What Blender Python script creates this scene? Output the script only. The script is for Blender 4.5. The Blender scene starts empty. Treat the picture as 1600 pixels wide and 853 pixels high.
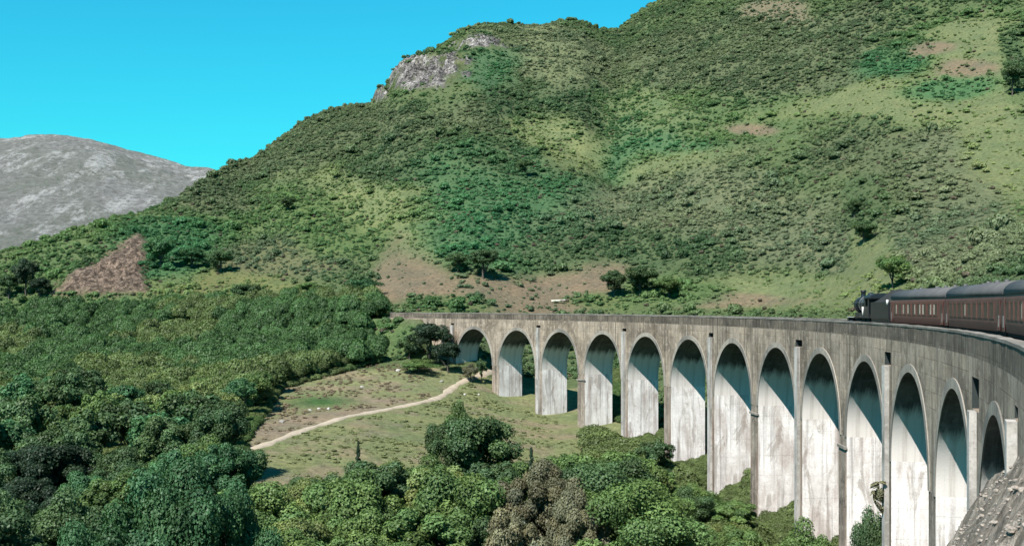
import bpy, bmesh, math, random
import numpy as np
from mathutils import Vector, Matrix

# ------------------------------------------------------------------ camera, sky, sun
F, Y0, CAMZ = 1868.0, 479.3, 1.33          # focal length in photo pixels, horizon row, eye height over the parapet top
scene = bpy.context.scene
COL = scene.collection
cam = bpy.data.cameras.new('camera'); camo = bpy.data.objects.new('camera', cam); COL.objects.link(camo)
cam.sensor_width = 36; cam.lens = F/1600*36; cam.clip_end = 30000; cam.clip_start = 0.3
cam.shift_y = (Y0-426.5)/1600
camo.location = (0, 0, CAMZ); camo.rotation_euler = (math.radians(90), 0, 0)
scene.camera = camo
SUN = Vector((-0.56, -0.78, 1.2)).normalized()
SUN_EL = math.asin(SUN.z); SUN_AZ = math.atan2(SUN.x, SUN.y)
world = bpy.data.worlds.new('World'); scene.world = world; world.use_nodes = True
nt = world.node_tree; nt.nodes.clear()
sky = nt.nodes.new('ShaderNodeTexSky'); sky.sky_type = 'NISHITA'; sky.sun_disc = False
sky.sun_elevation = SUN_EL; sky.sun_rotation = SUN_AZ
sky.air_density = 1.4; sky.dust_density = 0.0; sky.ozone_density = 2.0; sky.altitude = 100
tint = nt.nodes.new('ShaderNodeMix'); tint.data_type = 'RGBA'; tint.blend_type = 'MULTIPLY'; tint.inputs[0].default_value = 1
tint.inputs[7].default_value = (0.11, 1.13, 1.29, 1)
bg = nt.nodes.new('ShaderNodeBackground'); bg.inputs[1].default_value = 0.051
wo = nt.nodes.new('ShaderNodeOutputWorld')
nt.links.new(sky.outputs[0], tint.inputs[6]); nt.links.new(tint.outputs[2], bg.inputs[0]); nt.links.new(bg.outputs[0], wo.inputs[0])
sun = bpy.data.lights.new('sun', 'SUN'); sun.energy = 5.0; sun.angle = math.radians(0.5); sun.color = (1.0, 0.95, 0.88)
suno = bpy.data.objects.new('sun', sun); COL.objects.link(suno)
suno.rotation_euler = SUN.to_track_quat('Z', 'Y').to_euler(); suno.location = (0, 0, 200)
scene.view_settings.view_transform = 'Standard'; scene.view_settings.look = 'None'
scene.view_settings.gamma = 1; scene.view_settings.use_curve_mapping = False
scene.view_settings.exposure = 1.2

ALB = 0.62          # albedo scale that goes with the exposure above
rng = np.random.default_rng(7); random.seed(7)

# ------------------------------------------------------------------ helpers
def tag(o, label=None, cat=None, group=None, kind=None):
    if label: o['label'] = label
    if cat: o['category'] = cat
    if group: o['group'] = group
    if kind: o['kind'] = kind
    return o

def empty(name, loc=(0, 0, 0), rz=0):
    o = bpy.data.objects.new(name, None); COL.objects.link(o); o.location = loc; o.rotation_euler = (0, 0, rz); return o

class MB:
    """collects faces of one mesh"""
    def __init__(s): s.v = []; s.f = []; s.m = []; s.uv = []; s.sm = []
    def face(s, pts, mi=0, uv=None, smooth=False):
        b = len(s.v); s.v += [tuple(p) for p in pts]; s.f.append(tuple(range(b, b+len(pts)))); s.m.append(mi)
        s.uv.append(uv or [(0, 0)]*len(pts)); s.sm.append(smooth)
    def box(s, x0, x1, y0, y1, z0, z1, mi=0, fn=None):
        P = [(x, y, z) for z in (z0, z1) for y in (y0, y1) for x in (x0, x1)]
        for q in ((0, 2, 3, 1), (4, 5, 7, 6), (0, 1, 5, 4), (2, 6, 7, 3), (0, 4, 6, 2), (1, 3, 7, 5)):
            pts = [P[i] for i in q]
            if q in ((0, 4, 6, 2), (1, 3, 7, 5)): uv = [(p[1], p[2]) for p in pts]
            elif q in ((0, 1, 5, 4), (2, 6, 7, 3)): uv = [(p[0], p[2]) for p in pts]
            else: uv = [(p[0], p[1]) for p in pts]
            s.face([fn(*p) for p in pts] if fn else pts, mi, uv)
    def tube(s, rings, mi=0, cap=True, smooth=True):
        """rings: list of lists of points"""
        n = len(rings[0]); b = len(s.v)
        for r in rings: s.v += [tuple(p) for p in r]
        for i in range(len(rings)-1):
            for j in range(n):
                a = b+i*n+j; c = b+i*n+(j+1) % n
                s.f.append((a, c, c+n, a+n)); s.m.append(mi); s.uv.append([(0, 0)]*4); s.sm.append(smooth)
        if cap:
            s.f.append(tuple(b+j for j in range(n))[::-1]); s.m.append(mi); s.uv.append([(0, 0)]*n); s.sm.append(False)
            s.f.append(tuple(b+(len(rings)-1)*n+j for j in range(n))); s.m.append(mi); s.uv.append([(0, 0)]*n); s.sm.append(False)
    def cyl(s, p0, p1, r0, r1=None, n=14, mi=0, cap=True):
        p0 = Vector(p0); p1 = Vector(p1); r1 = r0 if r1 is None else r1
        d = (p1-p0).normalized(); a = d.orthogonal().normalized(); c = d.cross(a)
        s.tube([[p+(a*math.cos(t)+c*math.sin(t))*r for t in [2*math.pi*k/n for k in range(n)]] for p, r in ((p0, r0), (p1, r1))], mi, cap)
    def mesh(s, name, mats):
        me = bpy.data.meshes.new(name); me.from_pydata(s.v, [], s.f)
        for m in (mats if isinstance(mats, (list, tuple)) else [mats]): me.materials.append(m)
        me.polygons.foreach_set('material_index', s.m); me.polygons.foreach_set('use_smooth', s.sm)
        uvl = me.uv_layers.new(name='UVMap')
        flat = [c for u in s.uv for q in u for c in q]; uvl.data.foreach_set('uv', flat)
        me.update(); return me
    def build(s, name, mats, parent=None):
        o = bpy.data.objects.new(name, s.mesh(name, mats)); COL.objects.link(o)
        if parent: o.parent = parent
        return o

def bevel(o, w, seg=2):
    md = o.modifiers.new('bevel', 'BEVEL'); md.width = w; md.segments = seg; md.limit_method = 'ANGLE'; md.angle_limit = 0.6
    return o

def _h(ix, iy, seed):
    n = (ix.astype(np.int64)*374761393 + iy.astype(np.int64)*668265263 + seed*974634777) & 0x7fffffff
    n = ((n ^ (n >> 13))*1274126177) & 0x7fffffff
    n = n ^ (n >> 16)
    return (n & 0xffff)/65535.0
def vnoise(x, y, seed=0):
    ix = np.floor(x); iy = np.floor(y); fx = x-ix; fy = y-iy
    fx = fx*fx*(3-2*fx); fy = fy*fy*(3-2*fy)
    return ((_h(ix, iy, seed)*(1-fx)+_h(ix+1, iy, seed)*fx)*(1-fy)+(_h(ix, iy+1, seed)*(1-fx)+_h(ix+1, iy+1, seed)*fx)*fy)*2-1
def fbm(x, y, oct=4, seed=0):
    a = 1; t = 0; s = 0
    for o in range(oct):
        t = t + a*vnoise(x*2**o+17.3*o, y*2**o-9.1*o, seed+o); s += a; a *= 0.5
    return t/s

# ---- node helpers
def new_mat(name):
    m = bpy.data.materials.new(name); m.use_nodes = True; n = m.node_tree; n.nodes.clear()
    out = n.nodes.new('ShaderNodeOutputMaterial'); return m, n, out
class NT:
    def __init__(s, n): s.n = n
    def add(s, t, **k):
        nd = s.n.nodes.new(t)
        for a, b in k.items():
            if a.startswith('i_'): nd.inputs[a[2:].replace('_', ' ')].default_value = b
            else: setattr(nd, a, b)
        return nd
    def l(s, a, b): s.n.links.new(a, b)
    def noise(s, vec, scale, detail=4, rough=0.55, dist=0.0):
        nd = s.add('ShaderNodeTexNoise'); nd.inputs['Scale'].default_value = scale; nd.inputs['Detail'].default_value = detail
        nd.inputs['Roughness'].default_value = rough; nd.inputs['Distortion'].default_value = dist
        if vec is not None: s.l(vec, nd.inputs['Vector'])
        return nd.outputs['Fac']
    def ramp(s, fac, stops):
        r = s.add('ShaderNodeValToRGB'); e = r.color_ramp.elements
        while len(e) < len(stops): e.new(0.5)
        for i, (p, c) in enumerate(stops):
            e[i].position = p; e[i].color = (c, c, c, 1) if isinstance(c, (int, float)) else (*c, 1)
        s.l(fac, r.inputs[0]); return r.outputs[0]
    def mix(s, fac, a, b, mode='MIX'):
        m = s.add('ShaderNodeMix', data_type='RGBA', blend_type=mode)
        for v, i in ((fac, 0), (a, 6), (b, 7)):
            if isinstance(v, (int, float)): m.inputs[i].default_value = v if i == 0 else (v, v, v, 1)
            elif isinstance(v, tuple): m.inputs[i].default_value = (*v, 1)
            else: s.l(v, m.inputs[i])
        return m.outputs[2]
    def math(s, op, a, b=None):
        m = s.add('ShaderNodeMath', operation=op)
        for i, v in enumerate((a, b)):
            if v is None: continue
            if isinstance(v, (int, float)): m.inputs[i].default_value = v
            else: s.l(v, m.inputs[i])
        return m.outputs[0]
    def mapping(s, vec, scale):
        m = s.add('ShaderNodeMapping'); m.inputs['Scale'].default_value = scale; s.l(vec, m.inputs['Vector']); return m.outputs[0]

def simple_mat(name, col, rough=0.6, metal=0.0, var=0.25, scale=3.0, bump=0.0):
    col = tuple(x*ALB for x in col); m, n, out = new_mat(name); t = NT(n)
    tc = t.add('ShaderNodeTexCoord').outputs['Object']
    f = t.noise(tc, scale, 5)
    c = t.mix(t.ramp(f, [(0.3, 0.0), (0.7, 1.0)]), tuple(x*(1-var) for x in col), tuple(min(1, x*(1+var)) for x in col))
    p = t.add('ShaderNodeBsdfPrincipled'); t.l(c, p.inputs['Base Color'])
    p.inputs['Roughness'].default_value = rough; p.inputs['Metallic'].default_value = metal
    if bump:
        b = t.add('ShaderNodeBump'); b.inputs['Strength'].default_value = bump; t.l(t.noise(tc, scale*3, 6), b.inputs['Height']); t.l(b.outputs[0], p.inputs['Normal'])
    t.l(p.outputs[0], out.inputs[0]); return m

# ------------------------------------------------------------------ the curved line of the viaduct
R, CX, CY, TH1, PITCH, HALF = 241.0, -209.76, 121.35, 0.579, 17.5, 7.35
DEPTH = 5.5
def th(a): return TH1 - a/R
def W(a, rho, z):
    t = th(a); return (CX+(R+rho)*math.cos(t), CY+(R+rho)*math.sin(t), z)
def arc_of(X, Y):
    r = np.hypot(X-CX, Y-CY); t = np.arctan2(Y-CY, X-CX); return (TH1-t)*R, r-R
CROWN, SPRING, DECK = -3.38, -3.38-HALF, -1.25
A_START, A_END = -34.0, 244.0

# ------------------------------------------------------------------ terrain
Ys = [8, 30, 60, 80, 100, 130, 160, 190, 215, 240, 265, 300]
T = {
 -500: [-24, -26, -27, -27, -27, -26, -24, -22, -21, -19, -17, -13],
 0:    [-24, -26, -27, -27, -27, -26, -24, -22, -21, -19, -17, -13],
 200:  [-24, -26, -27, -27, -27, -26, -23.5, -21.5, -20, -18, -16, -12],
 330:  [-24, -26, -27, -27, -26.5, -24.5, -21.5, -19, -17.5, -16, -14, -9.5],
 400:  [-24, -26, -27, -27, -26, -22.5, -18.9, -17.4, -16.4, -15.0, -13.0, -8.5],
 550:  [-24, -26, -27, -27, -26, -23.5, -20, -17.6, -16.2, -14.0, -10.5, -4.5],
 650:  [-24, -26, -27, -27, -26, -24, -21, -18.6, -16.9, -14.4, -9.5, -2.4],
 740:  [-24, -26, -27, -27, -26.5, -25, -22.5, -20, -18.7, -16.4, -9.5, -3.0],
 800:  [-24, -26, -27, -27, -26.5, -25, -23, -20.8, -19.3, -17.9, -13.5, -5.0],
 870:  [-24, -26, -27, -27, -27, -26, -24, -21.7, -20.3, -18.5, -14.0, -6.0],
 960:  [-24, -26, -27, -28, -28, -27, -24.5, -21.6, -19.5, -16.5, -12, -5.0],
 1040: [-24, -26, -27, -28, -28, -27, -24.8, -21.0, -17.5, -13.5, -9, -3],
 1100: [-24, -26, -27, -28, -28, -27.5, -25.6, -20, -15, -10, -6, -1],
 1200: [-23, -25, -27, -28, -28, -27, -21, -15, -10, -6, -3, 2],
 1300: [-22, -24, -26, -28, -28, -24, -16, -9, -4, 0, 4, 11],
 1400: [-20, -22, -25, -27, -25, -17, -8, -1, 4, 9, 14, 22],
 1500: [-14, -17, -20, -21, -15, -6, 0.5, 5.5, 10, 14.5, 19, 26],
 1600: [-7, -7, -7, -6, -3, 2, 6, 10.5, 14, 18, 22.5, 29],
 1800: [-2, -2, -2, -2, 0, 4, 8, 12, 16, 20, 25, 32],
 2300: [-2, -2, -2, -1, 2, 7, 11, 16, 20, 25, 30, 38]}
SKY = [(-500, 470, 430), (0, 400, 430), (60, 377, 440), (120, 355, 450), (200, 328, 470), (260, 312, 490), (300, 292, 520), (330, 272, 560), (385, 250, 620),
       (430, 216, 670), (480, 181, 720), (520, 163, 740), (560, 156, 750), (584, 152, 755), (604, 130, 765), (625, 107, 775), (655, 88, 790),
       (700, 62, 820), (750, 38, 850), (790, 37, 860), (830, 38, 870), (880, 31, 880), (912, 31, 885), (932, 43, 900), (946, 45, 930),
       (968, 41, 960), (1000, 16, 980), (1040, -8, 990), (1100, -45, 1000), (1200, -95, 990), (1400, -165, 930), (1600, -225, 860), (1800, -270, 830), (2300, -300, 800)]
def pchip(x, xs, ys):
    """xs (n), ys (n, ...) monotone cubic along axis 0, x scalar array -> weights applied"""
    xs = np.asarray(xs, float); ys = np.asarray(ys, float)
    h = np.diff(xs); d = np.diff(ys, axis=0)/h.reshape(-1, *([1]*(ys.ndim-1)))
    m = np.zeros_like(ys); m[0] = d[0]; m[-1] = d[-1]
    same = d[:-1]*d[1:] > 0
    with np.errstate(all='ignore'): hm = 2*d[:-1]*d[1:]/(d[:-1]+d[1:])
    m[1:-1] = np.where(same, hm, 0)
    x = np.clip(x, xs[0], xs[-1]); i = np.clip(np.searchsorted(xs, x)-1, 0, len(xs)-2)
    t = (x-xs[i])/h[i]
    sh = (-1, *([1]*(ys.ndim-1))); t = t.reshape(sh); hh = h[i].reshape(sh)
    return (2*t**3-3*t**2+1)*ys[i]+(t**3-2*t**2+t)*hh*m[i]+(-2*t**3+3*t**2)*ys[i+1]+(t**3-t**2)*hh*m[i+1]
YG = np.concatenate([np.geomspace(8, 300, 120), np.linspace(303, 1080, 260), np.geomspace(1100, 12000, 40)])
UG = np.arange(-500, 2301, 4.0)
def make_base():
    cols = sorted(T); near = pchip(YG[:120], Ys, np.array([T[c] for c in cols]).T)          # (120, ncol)
    near = pchip(UG, cols, near.T)                                                          # (nu, 120)
    su = [s[0] for s in SKY]; sv = pchip(UG, su, np.array([s[1] for s in SKY], float)); sd = np.interp(UG, su, [s[2] for s in SKY])
    Z = np.zeros((len(UG), len(YG))); Z[:, :120] = near
    Yf = YG[120:]
    for i in range(len(UG)):
        D = sd[i]; z3 = near[i, -1]; tgt = (Y0-sv[i])/F; lo, hi = z3, 600
        t = np.clip((Yf-300)/(D-300), 0, 1); g = 0.85*t+0.42*t*t-0.27*t**3
        for _ in range(30):
            zr = (lo+hi)/2; z = z3+(zr-z3)*g
            if ((z-CAMZ)/Yf)[Yf <= D].max() > tgt: hi = zr
            else: lo = zr
        back = np.clip(Yf-D, 0, None); z = z-back*0.30*np.clip(back/60, 0, 1)
        Z[i, 120:] = np.maximum(z, -30)
    for k in range(2): Z[1:-1] = (Z[:-2]+2*Z[1:-1]+Z[2:])/4
    return Z
ZB = make_base()
def base_z(X, Y):
    X = np.asarray(X, float); Y = np.clip(np.asarray(Y, float), 8, 11900); u = np.clip(800+F*X/Y, UG[0], UG[-1]-0.01)
    i = np.clip(((u-UG[0])/4).astype(int), 0, len(UG)-2); fu = (u-UG[0])/4-i
    j = np.clip(np.searchsorted(YG, Y)-1, 0, len(YG)-2); fy = (Y-YG[j])/(YG[j+1]-YG[j])
    return (ZB[i, j]*(1-fu)+ZB[i+1, j]*fu)*(1-fy)+(ZB[i, j+1]*(1-fu)+ZB[i+1, j+1]*fu)*fy
def rockmask(X, Y, Z):
    """bare crag near the top of the shoulder"""
    Yc = np.maximum(Y, 1); u = 800+F*X/Yc; v = Y0-F*(Z-CAMZ)/Yc
    w = fbm(X*0.03, Y*0.03, 3, 91)*14
    a = np.clip(1.15-np.hypot((u-668+w)/78, (v-(112-(u-668)*0.16)+w)/27)**2, 0, 1)
    b = np.clip(1.1-np.hypot((u-745+w)/48, (v-66+w*0.6)/15)**2, 0, 1)*0.8
    c = np.clip(1.2-np.hypot((u-592)/14, (v-148)/9)**2, 0, 1)
    return np.maximum(np.maximum(a, b), c)*(Y > 500)
def scarmask(X, Y, Z):
    Yc = np.maximum(Y, 1); u = 800+F*X/Yc; v = Y0-F*(Z-CAMZ)/Yc
    w = fbm(X*0.05, Y*0.05, 3, 95)*16
    # triangle (90,458) (235,460) (205,366)
    e1 = (464-v+w*.4)/14; e2 = ((v-458)+(u-70)*0.74+w*1.3)/16; e3 = (232+(v-366)*0.16-u+w*1.3)/20
    return np.clip(np.minimum(np.minimum(e1, e2), e3), 0, 1)*(Y > 250)
def ground_z(X, Y):
    X = np.asarray(X, float); Y = np.asarray(Y, float)
    z = base_z(X, Y)
    hill = np.clip((Y-270)/150, 0, 1)
    n = fbm(X/14, Y/14, 4, 3)
    z1 = z + n*(0.35+1.0*hill) + fbm(X/55, Y/75, 3, 11)*(0.2+3.2*hill)*np.clip((1500-Y)/300, 0, 1)
    # gullies running down the slope
    z1 = z1 - hill*2.2*np.clip(0.35-np.abs(fbm((X+0.35*Y)/60, Y/300, 3, 23)), 0, 1)*3*np.clip((1300-Y)/300, 0, 1)
    rm = rockmask(X, Y, z); sm = scarmask(X, Y, z)
    rid = 1-np.abs(fbm(X/9, Y/9, 4, 31))*2
    z1 = z1 + rm*(rid*7.0+1.0) + sm*(1-np.abs(fbm(X/7, Y/7, 4, 41))*2)*3.0
    # level trackbed behind the far abutment and under the deck ends
    a, rho = arc_of(X, Y)
    d = np.abs(rho-2.7)-3.4
    w = np.clip(1-d/7, 0, 1)*(np.clip((-15-a)/6, 0, 1))
    z1 = z1*(1-w)+(-1.5)*w
    # the near end: the ground climbs to the line under the last arch
    wn = np.clip((a-186)/30, 0, 1)*(rho > -25)
    tgt = np.interp(a, [175, 190, 200, 207, 215, 223, 240, 262], [-21, -13.5, -9.6, -6.8, -5.2, -3.7, -2.3, -1.9])-1.7*np.clip(-rho, 0, 30)
    tgt = tgt+(1-np.abs(fbm(X/2.4, Y/2.4, 4, 55))*2)*0.7-.35
    z1 = np.where((a > 176) & (a < 330) & (rho > -22) & (Y < 90), np.maximum(np.minimum(z1, tgt+0.6), tgt), z1)
    z1 = np.where((a > 215) & (rho < 8) & (Y < 60), np.minimum(z1, -1.9-1.25*np.clip(-rho-0.3, 0, 30)), z1)
    return z1
def hit(u, v, lo=60, hi=1400):
    k = (u-800)/F; Yq = np.geomspace(lo, hi, 1500); z = ground_z(k*Yq, Yq); vv = Y0-F*(z-CAMZ)/Yq
    idx = np.nonzero(vv <= v)[0]
    Yh = Yq[idx[0]] if len(idx) else Yq[-1]
    return Vector((k*Yh, Yh, float(ground_z(k*Yh, Yh))))
def uv_of(X, Y, Z): return 800+F*X/Y, Y0-F*(Z-CAMZ)/Y

# kinds of ground cover: (u, v, ru, rv, tilt, colour, scrub density, scrub tint, weight); tints are real albedos
GR = (.150, .178, .090); BR = (.190, .152, .108); OL = (.098, .122, .060)
TD = (.052, .084, .040); TM = (.078, .125, .050); TB = (.042, .112, .052); TG = (.112, .128, .078); TY = (.150, .180, .075); TO = (.084, .104, .058)
PATCH = [
 (560, 215, 330, 75, -.25, OL, 1.0, TO), (700, 290, 260, 70, 0, OL, 1.0, TD), (980, 130, 240, 70, 0, OL, 1.0, TO), (840, 150, 120, 40, .1, OL, 1.0, TD), (1250, 90, 260, 80, 0, OL, 1.0, TO),
 (1160, 190, 180, 45, 0, OL, .9, TM), (880, 215, 90, 30, .3, GR, .6, TY), (860, 85, 90, 45, .2, GR, .55, TG), (1000, 190, 70, 60, .6, GR, .7, TM),
 (700, 120, 90, 40, -.4, OL, .5, TM), (770, 105, 50, 40, 0, (.075, .125, .065), .6, TB),
 (600, 330, 140, 45, .35, GR, .65, TY), (470, 350, 120, 50, .3, (.10, .14, .05), .8, TM), (820, 330, 160, 70, .2, OL, 1.1, TB), (760, 370, 120, 40, .1, OL, 1.1, TB),
 (1050, 235, 70, 40, .3, (.095, .15, .075), .7, TB), (1010, 250, 80, 45, .3, (.09, .145, .07), .8, TB), (1080, 290, 100, 45, .4, GR, .45, TY), (1180, 330, 120, 60, .3, OL, 1.0, TG), (1090, 360, 200, 70, .1, OL, 1.1, TG),
 (1000, 400, 170, 45, .1, OL, 1.2, TD), (1300, 370, 130, 60, .2, OL, 1.1, TG), (1400, 245, 150, 55, .1, OL, 1.15, TO), (1480, 230, 60, 40, 0, OL, 1.1, TG),
 (1430, 95, 90, 22, -.15, (.06, .13, .05), 1.0, TB), (1230, 20, 60, 22, .1, BR, .5, TG), (1500, 45, 120, 35, -.2, OL, .8, TM),
 (1550, 110, 75, 75, 0, GR, .2, TY), (1440, 145, 220, 24, -.15, GR, .3, TY), (1520, 105, 45, 12, 0, BR, .2, TG), (1460, 78, 40, 10, -.1, BR, .2, TG),
 (1490, 135, 70, 20, -.1, (.07, .14, .06), .9, TB), (1590, 120, 25, 60, 0, (.05, .1, .04), 1.2, TD), (1565, 250, 80, 110, 0, GR, .3, TY), (1500, 175, 120, 25, .1, GR, .35, TY),
 (1360, 400, 35, 70, .1, GR, .15, TY), (1240, 462, 170, 34, 0, GR, .3, TY), (1100, 472, 120, 12, 0, BR, .3, TG), (1500, 370, 130, 90, 0, OL, 1.2, TG), (1490, 290, 90, 40, .3, OL, .9, TG),
 (1175, 203, 40, 10, .1, BR, .1, TG), (1350, 320, 40, 40, .3, OL, 1.2, TD),
 (250, 520, 420, 45, 0, (.07, .11, .045), 1.3, TM), (60, 430, 80, 40, 0, OL, 1.2, TM), (560, 500, 120, 30, 0, (.09, .12, .05), 1.1, TM),
 (770, 455, 190, 32, .05, BR, .25, TG), (640, 430, 60, 50, .5, BR, .15, TG), (900, 455, 130, 30, 0, BR, .2, TG), (930, 475, 60, 14, .1, (.10, .12, .05), .8, TM), (690, 475, 70, 16, 0, (.10, .12, .05), .9, TM),
 (430, 400, 90, 35, .2, (.12, .12, .055), .7, TG), (330, 445, 130, 25, 0, (.13, .13, .055), .6, TY), (300, 350, 130, 45, -.2, OL, 1.1, TM), (120, 360, 120, 35, -.25, OL, 1.1, TM),
 (260, 400, 90, 45, 0, (.06, .11, .04), 1.1, TB), (350, 290, 90, 40, -.4, OL, 1.0, TO), (1020, 460, 90, 25, 0, (.07, .10, .04), 1.1, TM),
]
def cover(X, Y, Z):
    u, v = uv_of(X, Y, Z); ar, rr_ = arc_of(X, Y); hillside = (Y > 255) | ((rr_ > 7) & (u > 1000))
    n = len(X); c = np.tile(np.array([.082, .108, .043]), (n, 1)); den = np.full(n, 1.0); tn = np.tile(np.array([.078, .110, .052]), (n, 1))
    wu = fbm(X/30, Y/45, 4, 61); wv = fbm(X/30, Y/45, 4, 71)
    for (pu, pv, ru, rv, ti, col, de, tt) in PATCH:
        du = u-pu+wu*ru*0.55; dv = v-pv+wv*rv*0.75; ct, st = math.cos(ti), math.sin(ti)
        a = (du*ct+dv*st)/ru; b = (-du*st+dv*ct)/rv
        w = np.clip((1.35-np.sqrt(a*a+b*b))*1.35, 0, 1)*hillside; w = w*w*(3-2*w)*0.92
        c = c*(1-w[:, None])+np.array(col)*w[:, None]; den = den*(1-w)+de*w; tn = tn*(1-w[:, None])+np.array(tt)*w[:, None]
    # valley: the grazed field and the bare slope over the path
    val = ~hillside
    a, rho = arc_of(X, Y)
    mead = val & (u > 392-0*v) & (u < 1000) & (Y > 120)
    wn = fbm(X/6, Y/6, 4, 81)
    gcol = np.array([.195, .218, .105]); bcol = np.array([.27, .212, .162])
    m = np.clip((wn-0.05)*3+np.clip((520-u)/160, 0, 1)*np.clip((Y-140)/20, 0, 1)*0.9, 0, 1)
    pathv = np.interp(u, [385, 480, 570, 680, 700, 725, 775], [706, 672, 647, 627, 610, 595, 580])
    above = np.clip((pathv-v)/6, 0, 1)*(u < 770)
    cm = gcol*(1-m[:, None]*0.6)+bcol*m[:, None]*0.6
    grn = np.clip(1.2-np.hypot((u-500)/65, (v-628)/12), 0, 1)
    ab2 = above*np.clip(1.35-(pathv-v)/30+wn*1.1+np.clip((560-u)/120, -.6, 0.2), 0.12, 1); cm = cm*(1-ab2[:, None]*.85)+bcol*ab2[:, None]*.85; cm = cm*(1-grn[:, None])+np.array([.07, .14, .045])*grn[:, None]
    c = np.where(mead[:, None], cm, c); c = np.where((val & ~mead)[:, None], np.array([.06, .085, .035]), c)
    hole = np.clip(scarmask(X, Y, Z)*1.2, 0, 1); rk = rockmask(X, Y, Z)
    c = c*(1-hole[:, None])+np.array([.235, .175, .135])*hole[:, None]
    rc = np.array([.36, .335, .32])*(0.55+0.45*np.clip(fbm(X/8, Y/8, 3, 77)*2+.4, 0, 1))[:, None]
    rmix = np.clip((rk*1.5+fbm(X/5, Y/7, 4, 78)*2.2-0.45)*2.5, 0, 1)*(rk > 0.02)
    c = c*(1-rmix[:, None])+rc*rmix[:, None]
    # the rocky bank at the near end
    nb = (a > 196) & (rho < 12) & (Y < 75)
    c = np.where(nb[:, None], np.array([.44, .39, .345])*(0.75+0.5*np.clip(fbm(X*1.1, Y*1.1, 4, 79)+.4, 0, 1))[:, None], c)
    den = den*(1-hole)*(1-np.clip(rk*1.4, 0, 1)*0.85)
    rock = np.clip(np.maximum(np.maximum(rmix, hole*0.85), nb*.45), 0, 1)
    dd = np.clip(den-.25, 0, .75)[:, None]*0.9; c = np.where((hillside & (hole < .1) & (rmix < .1))[:, None], c*(1-dd)+tn*1.3*dd, c)
    c = c*ALB; tn = tn*ALB*np.array([1.85, 2.0, 1.85])
    return np.concatenate([c, rock[:, None]], 1), den, tn

def grid_mesh(name, X, Y, Z, nu, nv, mat, cols=None, smooth=True):
    me = bpy.data.meshes.new(name)
    V = np.stack([X.ravel(), Y.ravel(), Z.ravel()], 1)
    i, j = np.meshgrid(np.arange(nu-1), np.arange(nv-1), indexing='ij'); a = (i*nv+j).ravel()
    Fc = np.stack([a, a+nv, a+nv+1, a+1], 1)
    me.vertices.add(len(V)); me.vertices.foreach_set('co', V.ravel().astype(np.float32))
    me.loops.add(Fc.size); me.loops.foreach_set('vertex_index', Fc.ravel().astype(np.int32))
    me.polygons.add(len(Fc)); me.polygons.foreach_set('loop_start', (np.arange(len(Fc))*4).astype(np.int32))
    me.polygons.foreach_set('loop_total', np.full(len(Fc), 4, np.int32)) if False else None
    me.update(calc_edges=True); me.validate()
    me.polygons.foreach_set('use_smooth', np.full(len(me.polygons), smooth))
    if cols is not None:
        at = me.attributes.new('cover', 'FLOAT_COLOR', 'POINT')
        at.data.foreach_set('color', cols.ravel().astype(np.float32))
    me.materials.append(mat)
    o = bpy.data.objects.new(name, me); COL.objects.link(o); return o

def ground_material():
    m, n, out = new_mat('ground'); t = NT(n)
    tc = t.add('ShaderNodeTexCoord').outputs['Object']
    an = t.add('ShaderNodeAttribute', attribute_name='cover'); at = an.outputs['Color']; rk = an.outputs['Alpha']
    f1 = t.noise(tc, 0.9, 8, 0.7); f2 = t.noise(tc, 0.12, 5, 0.6); f3 = t.noise(tc, 4.0, 4, 0.7)
    c = t.mix(1.0, at, t.ramp(f1, [(0.25, .45), (0.5, 1.0), (0.75, 1.45)]), 'MULTIPLY')
    c = t.mix(0.75, c, t.ramp(f2, [(0.3, (.75, .85, .8)), (0.7, (1.25, 1.12, 1.0))]), 'MULTIPLY')
    c = t.mix(0.7, c, t.ramp(f3, [(0.3, .6), (0.7, 1.35)]), 'MULTIPLY')
    r1 = t.noise(tc, 0.55, 9, 0.78, 0.6); r2 = t.noise(tc, 2.6, 7, 0.75, 0.3)
    rc = t.mix(1.0, at, t.mix(1.0, t.ramp(r1, [(0.42, .10), (0.49, .6), (0.58, 1.7)]), t.ramp(r2, [(0.36, .35), (0.6, 1.3)]), 'MULTIPLY'), 'MULTIPLY')
    c = t.mix(rk, c, rc)
    p = t.add('ShaderNodeBsdfPrincipled'); t.l(c, p.inputs['Base Color']); p.inputs['Roughness'].default_value = 0.95
    p.inputs['Specular IOR Level'].default_value = 0.1
    b = t.add('ShaderNodeBump'); b.inputs['Strength'].default_value = 0.9; b.inputs['Distance'].default_value = 0.6
    t.l(t.math('ADD', t.math('ADD', f1, t.math('MULTIPLY', f3, 0.35)), t.math('MULTIPLY', rk, t.math('ADD', t.math('MULTIPLY', r1, 2.5), r2))), b.inputs['Height']); t.l(b.outputs[0], p.inputs['Normal'])
    t.l(p.outputs[0], out.inputs[0]); return m
def build_ground():
    kk = np.concatenate([np.linspace(-0.68, -0.46, 24, endpoint=False), np.linspace(-0.46, 0.46, 640), np.linspace(0.462, 0.76, 40)])
    yy = np.concatenate([np.linspace(9, 90, 170, endpoint=False), np.linspace(90, 330, 260, endpoint=False), np.linspace(330, 1080, 330, endpoint=False), np.geomspace(1080, 11800, 24)])
    K, Yg = np.meshgrid(kk, yy, indexing='ij'); X = K*Yg; Z = ground_z(X, Yg)
    c, _, _ = cover(X.ravel(), Yg.ravel(), Z.ravel())
    o = grid_mesh('ground', X, Yg, Z, len(kk), len(yy), ground_material(), c); tag(o, kind='structure')
build_ground()
# ground behind the camera, one plain sheet a little lower
gb = MB(); gb.face([(-4000, -4000, -28), (4000, -4000, -28), (4000, 20, -28), (-4000, 20, -28)])
tag(gb.build('valley_floor', simple_mat('valley floor', (.06, .085, .035), 0.95)), kind='structure')

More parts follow.
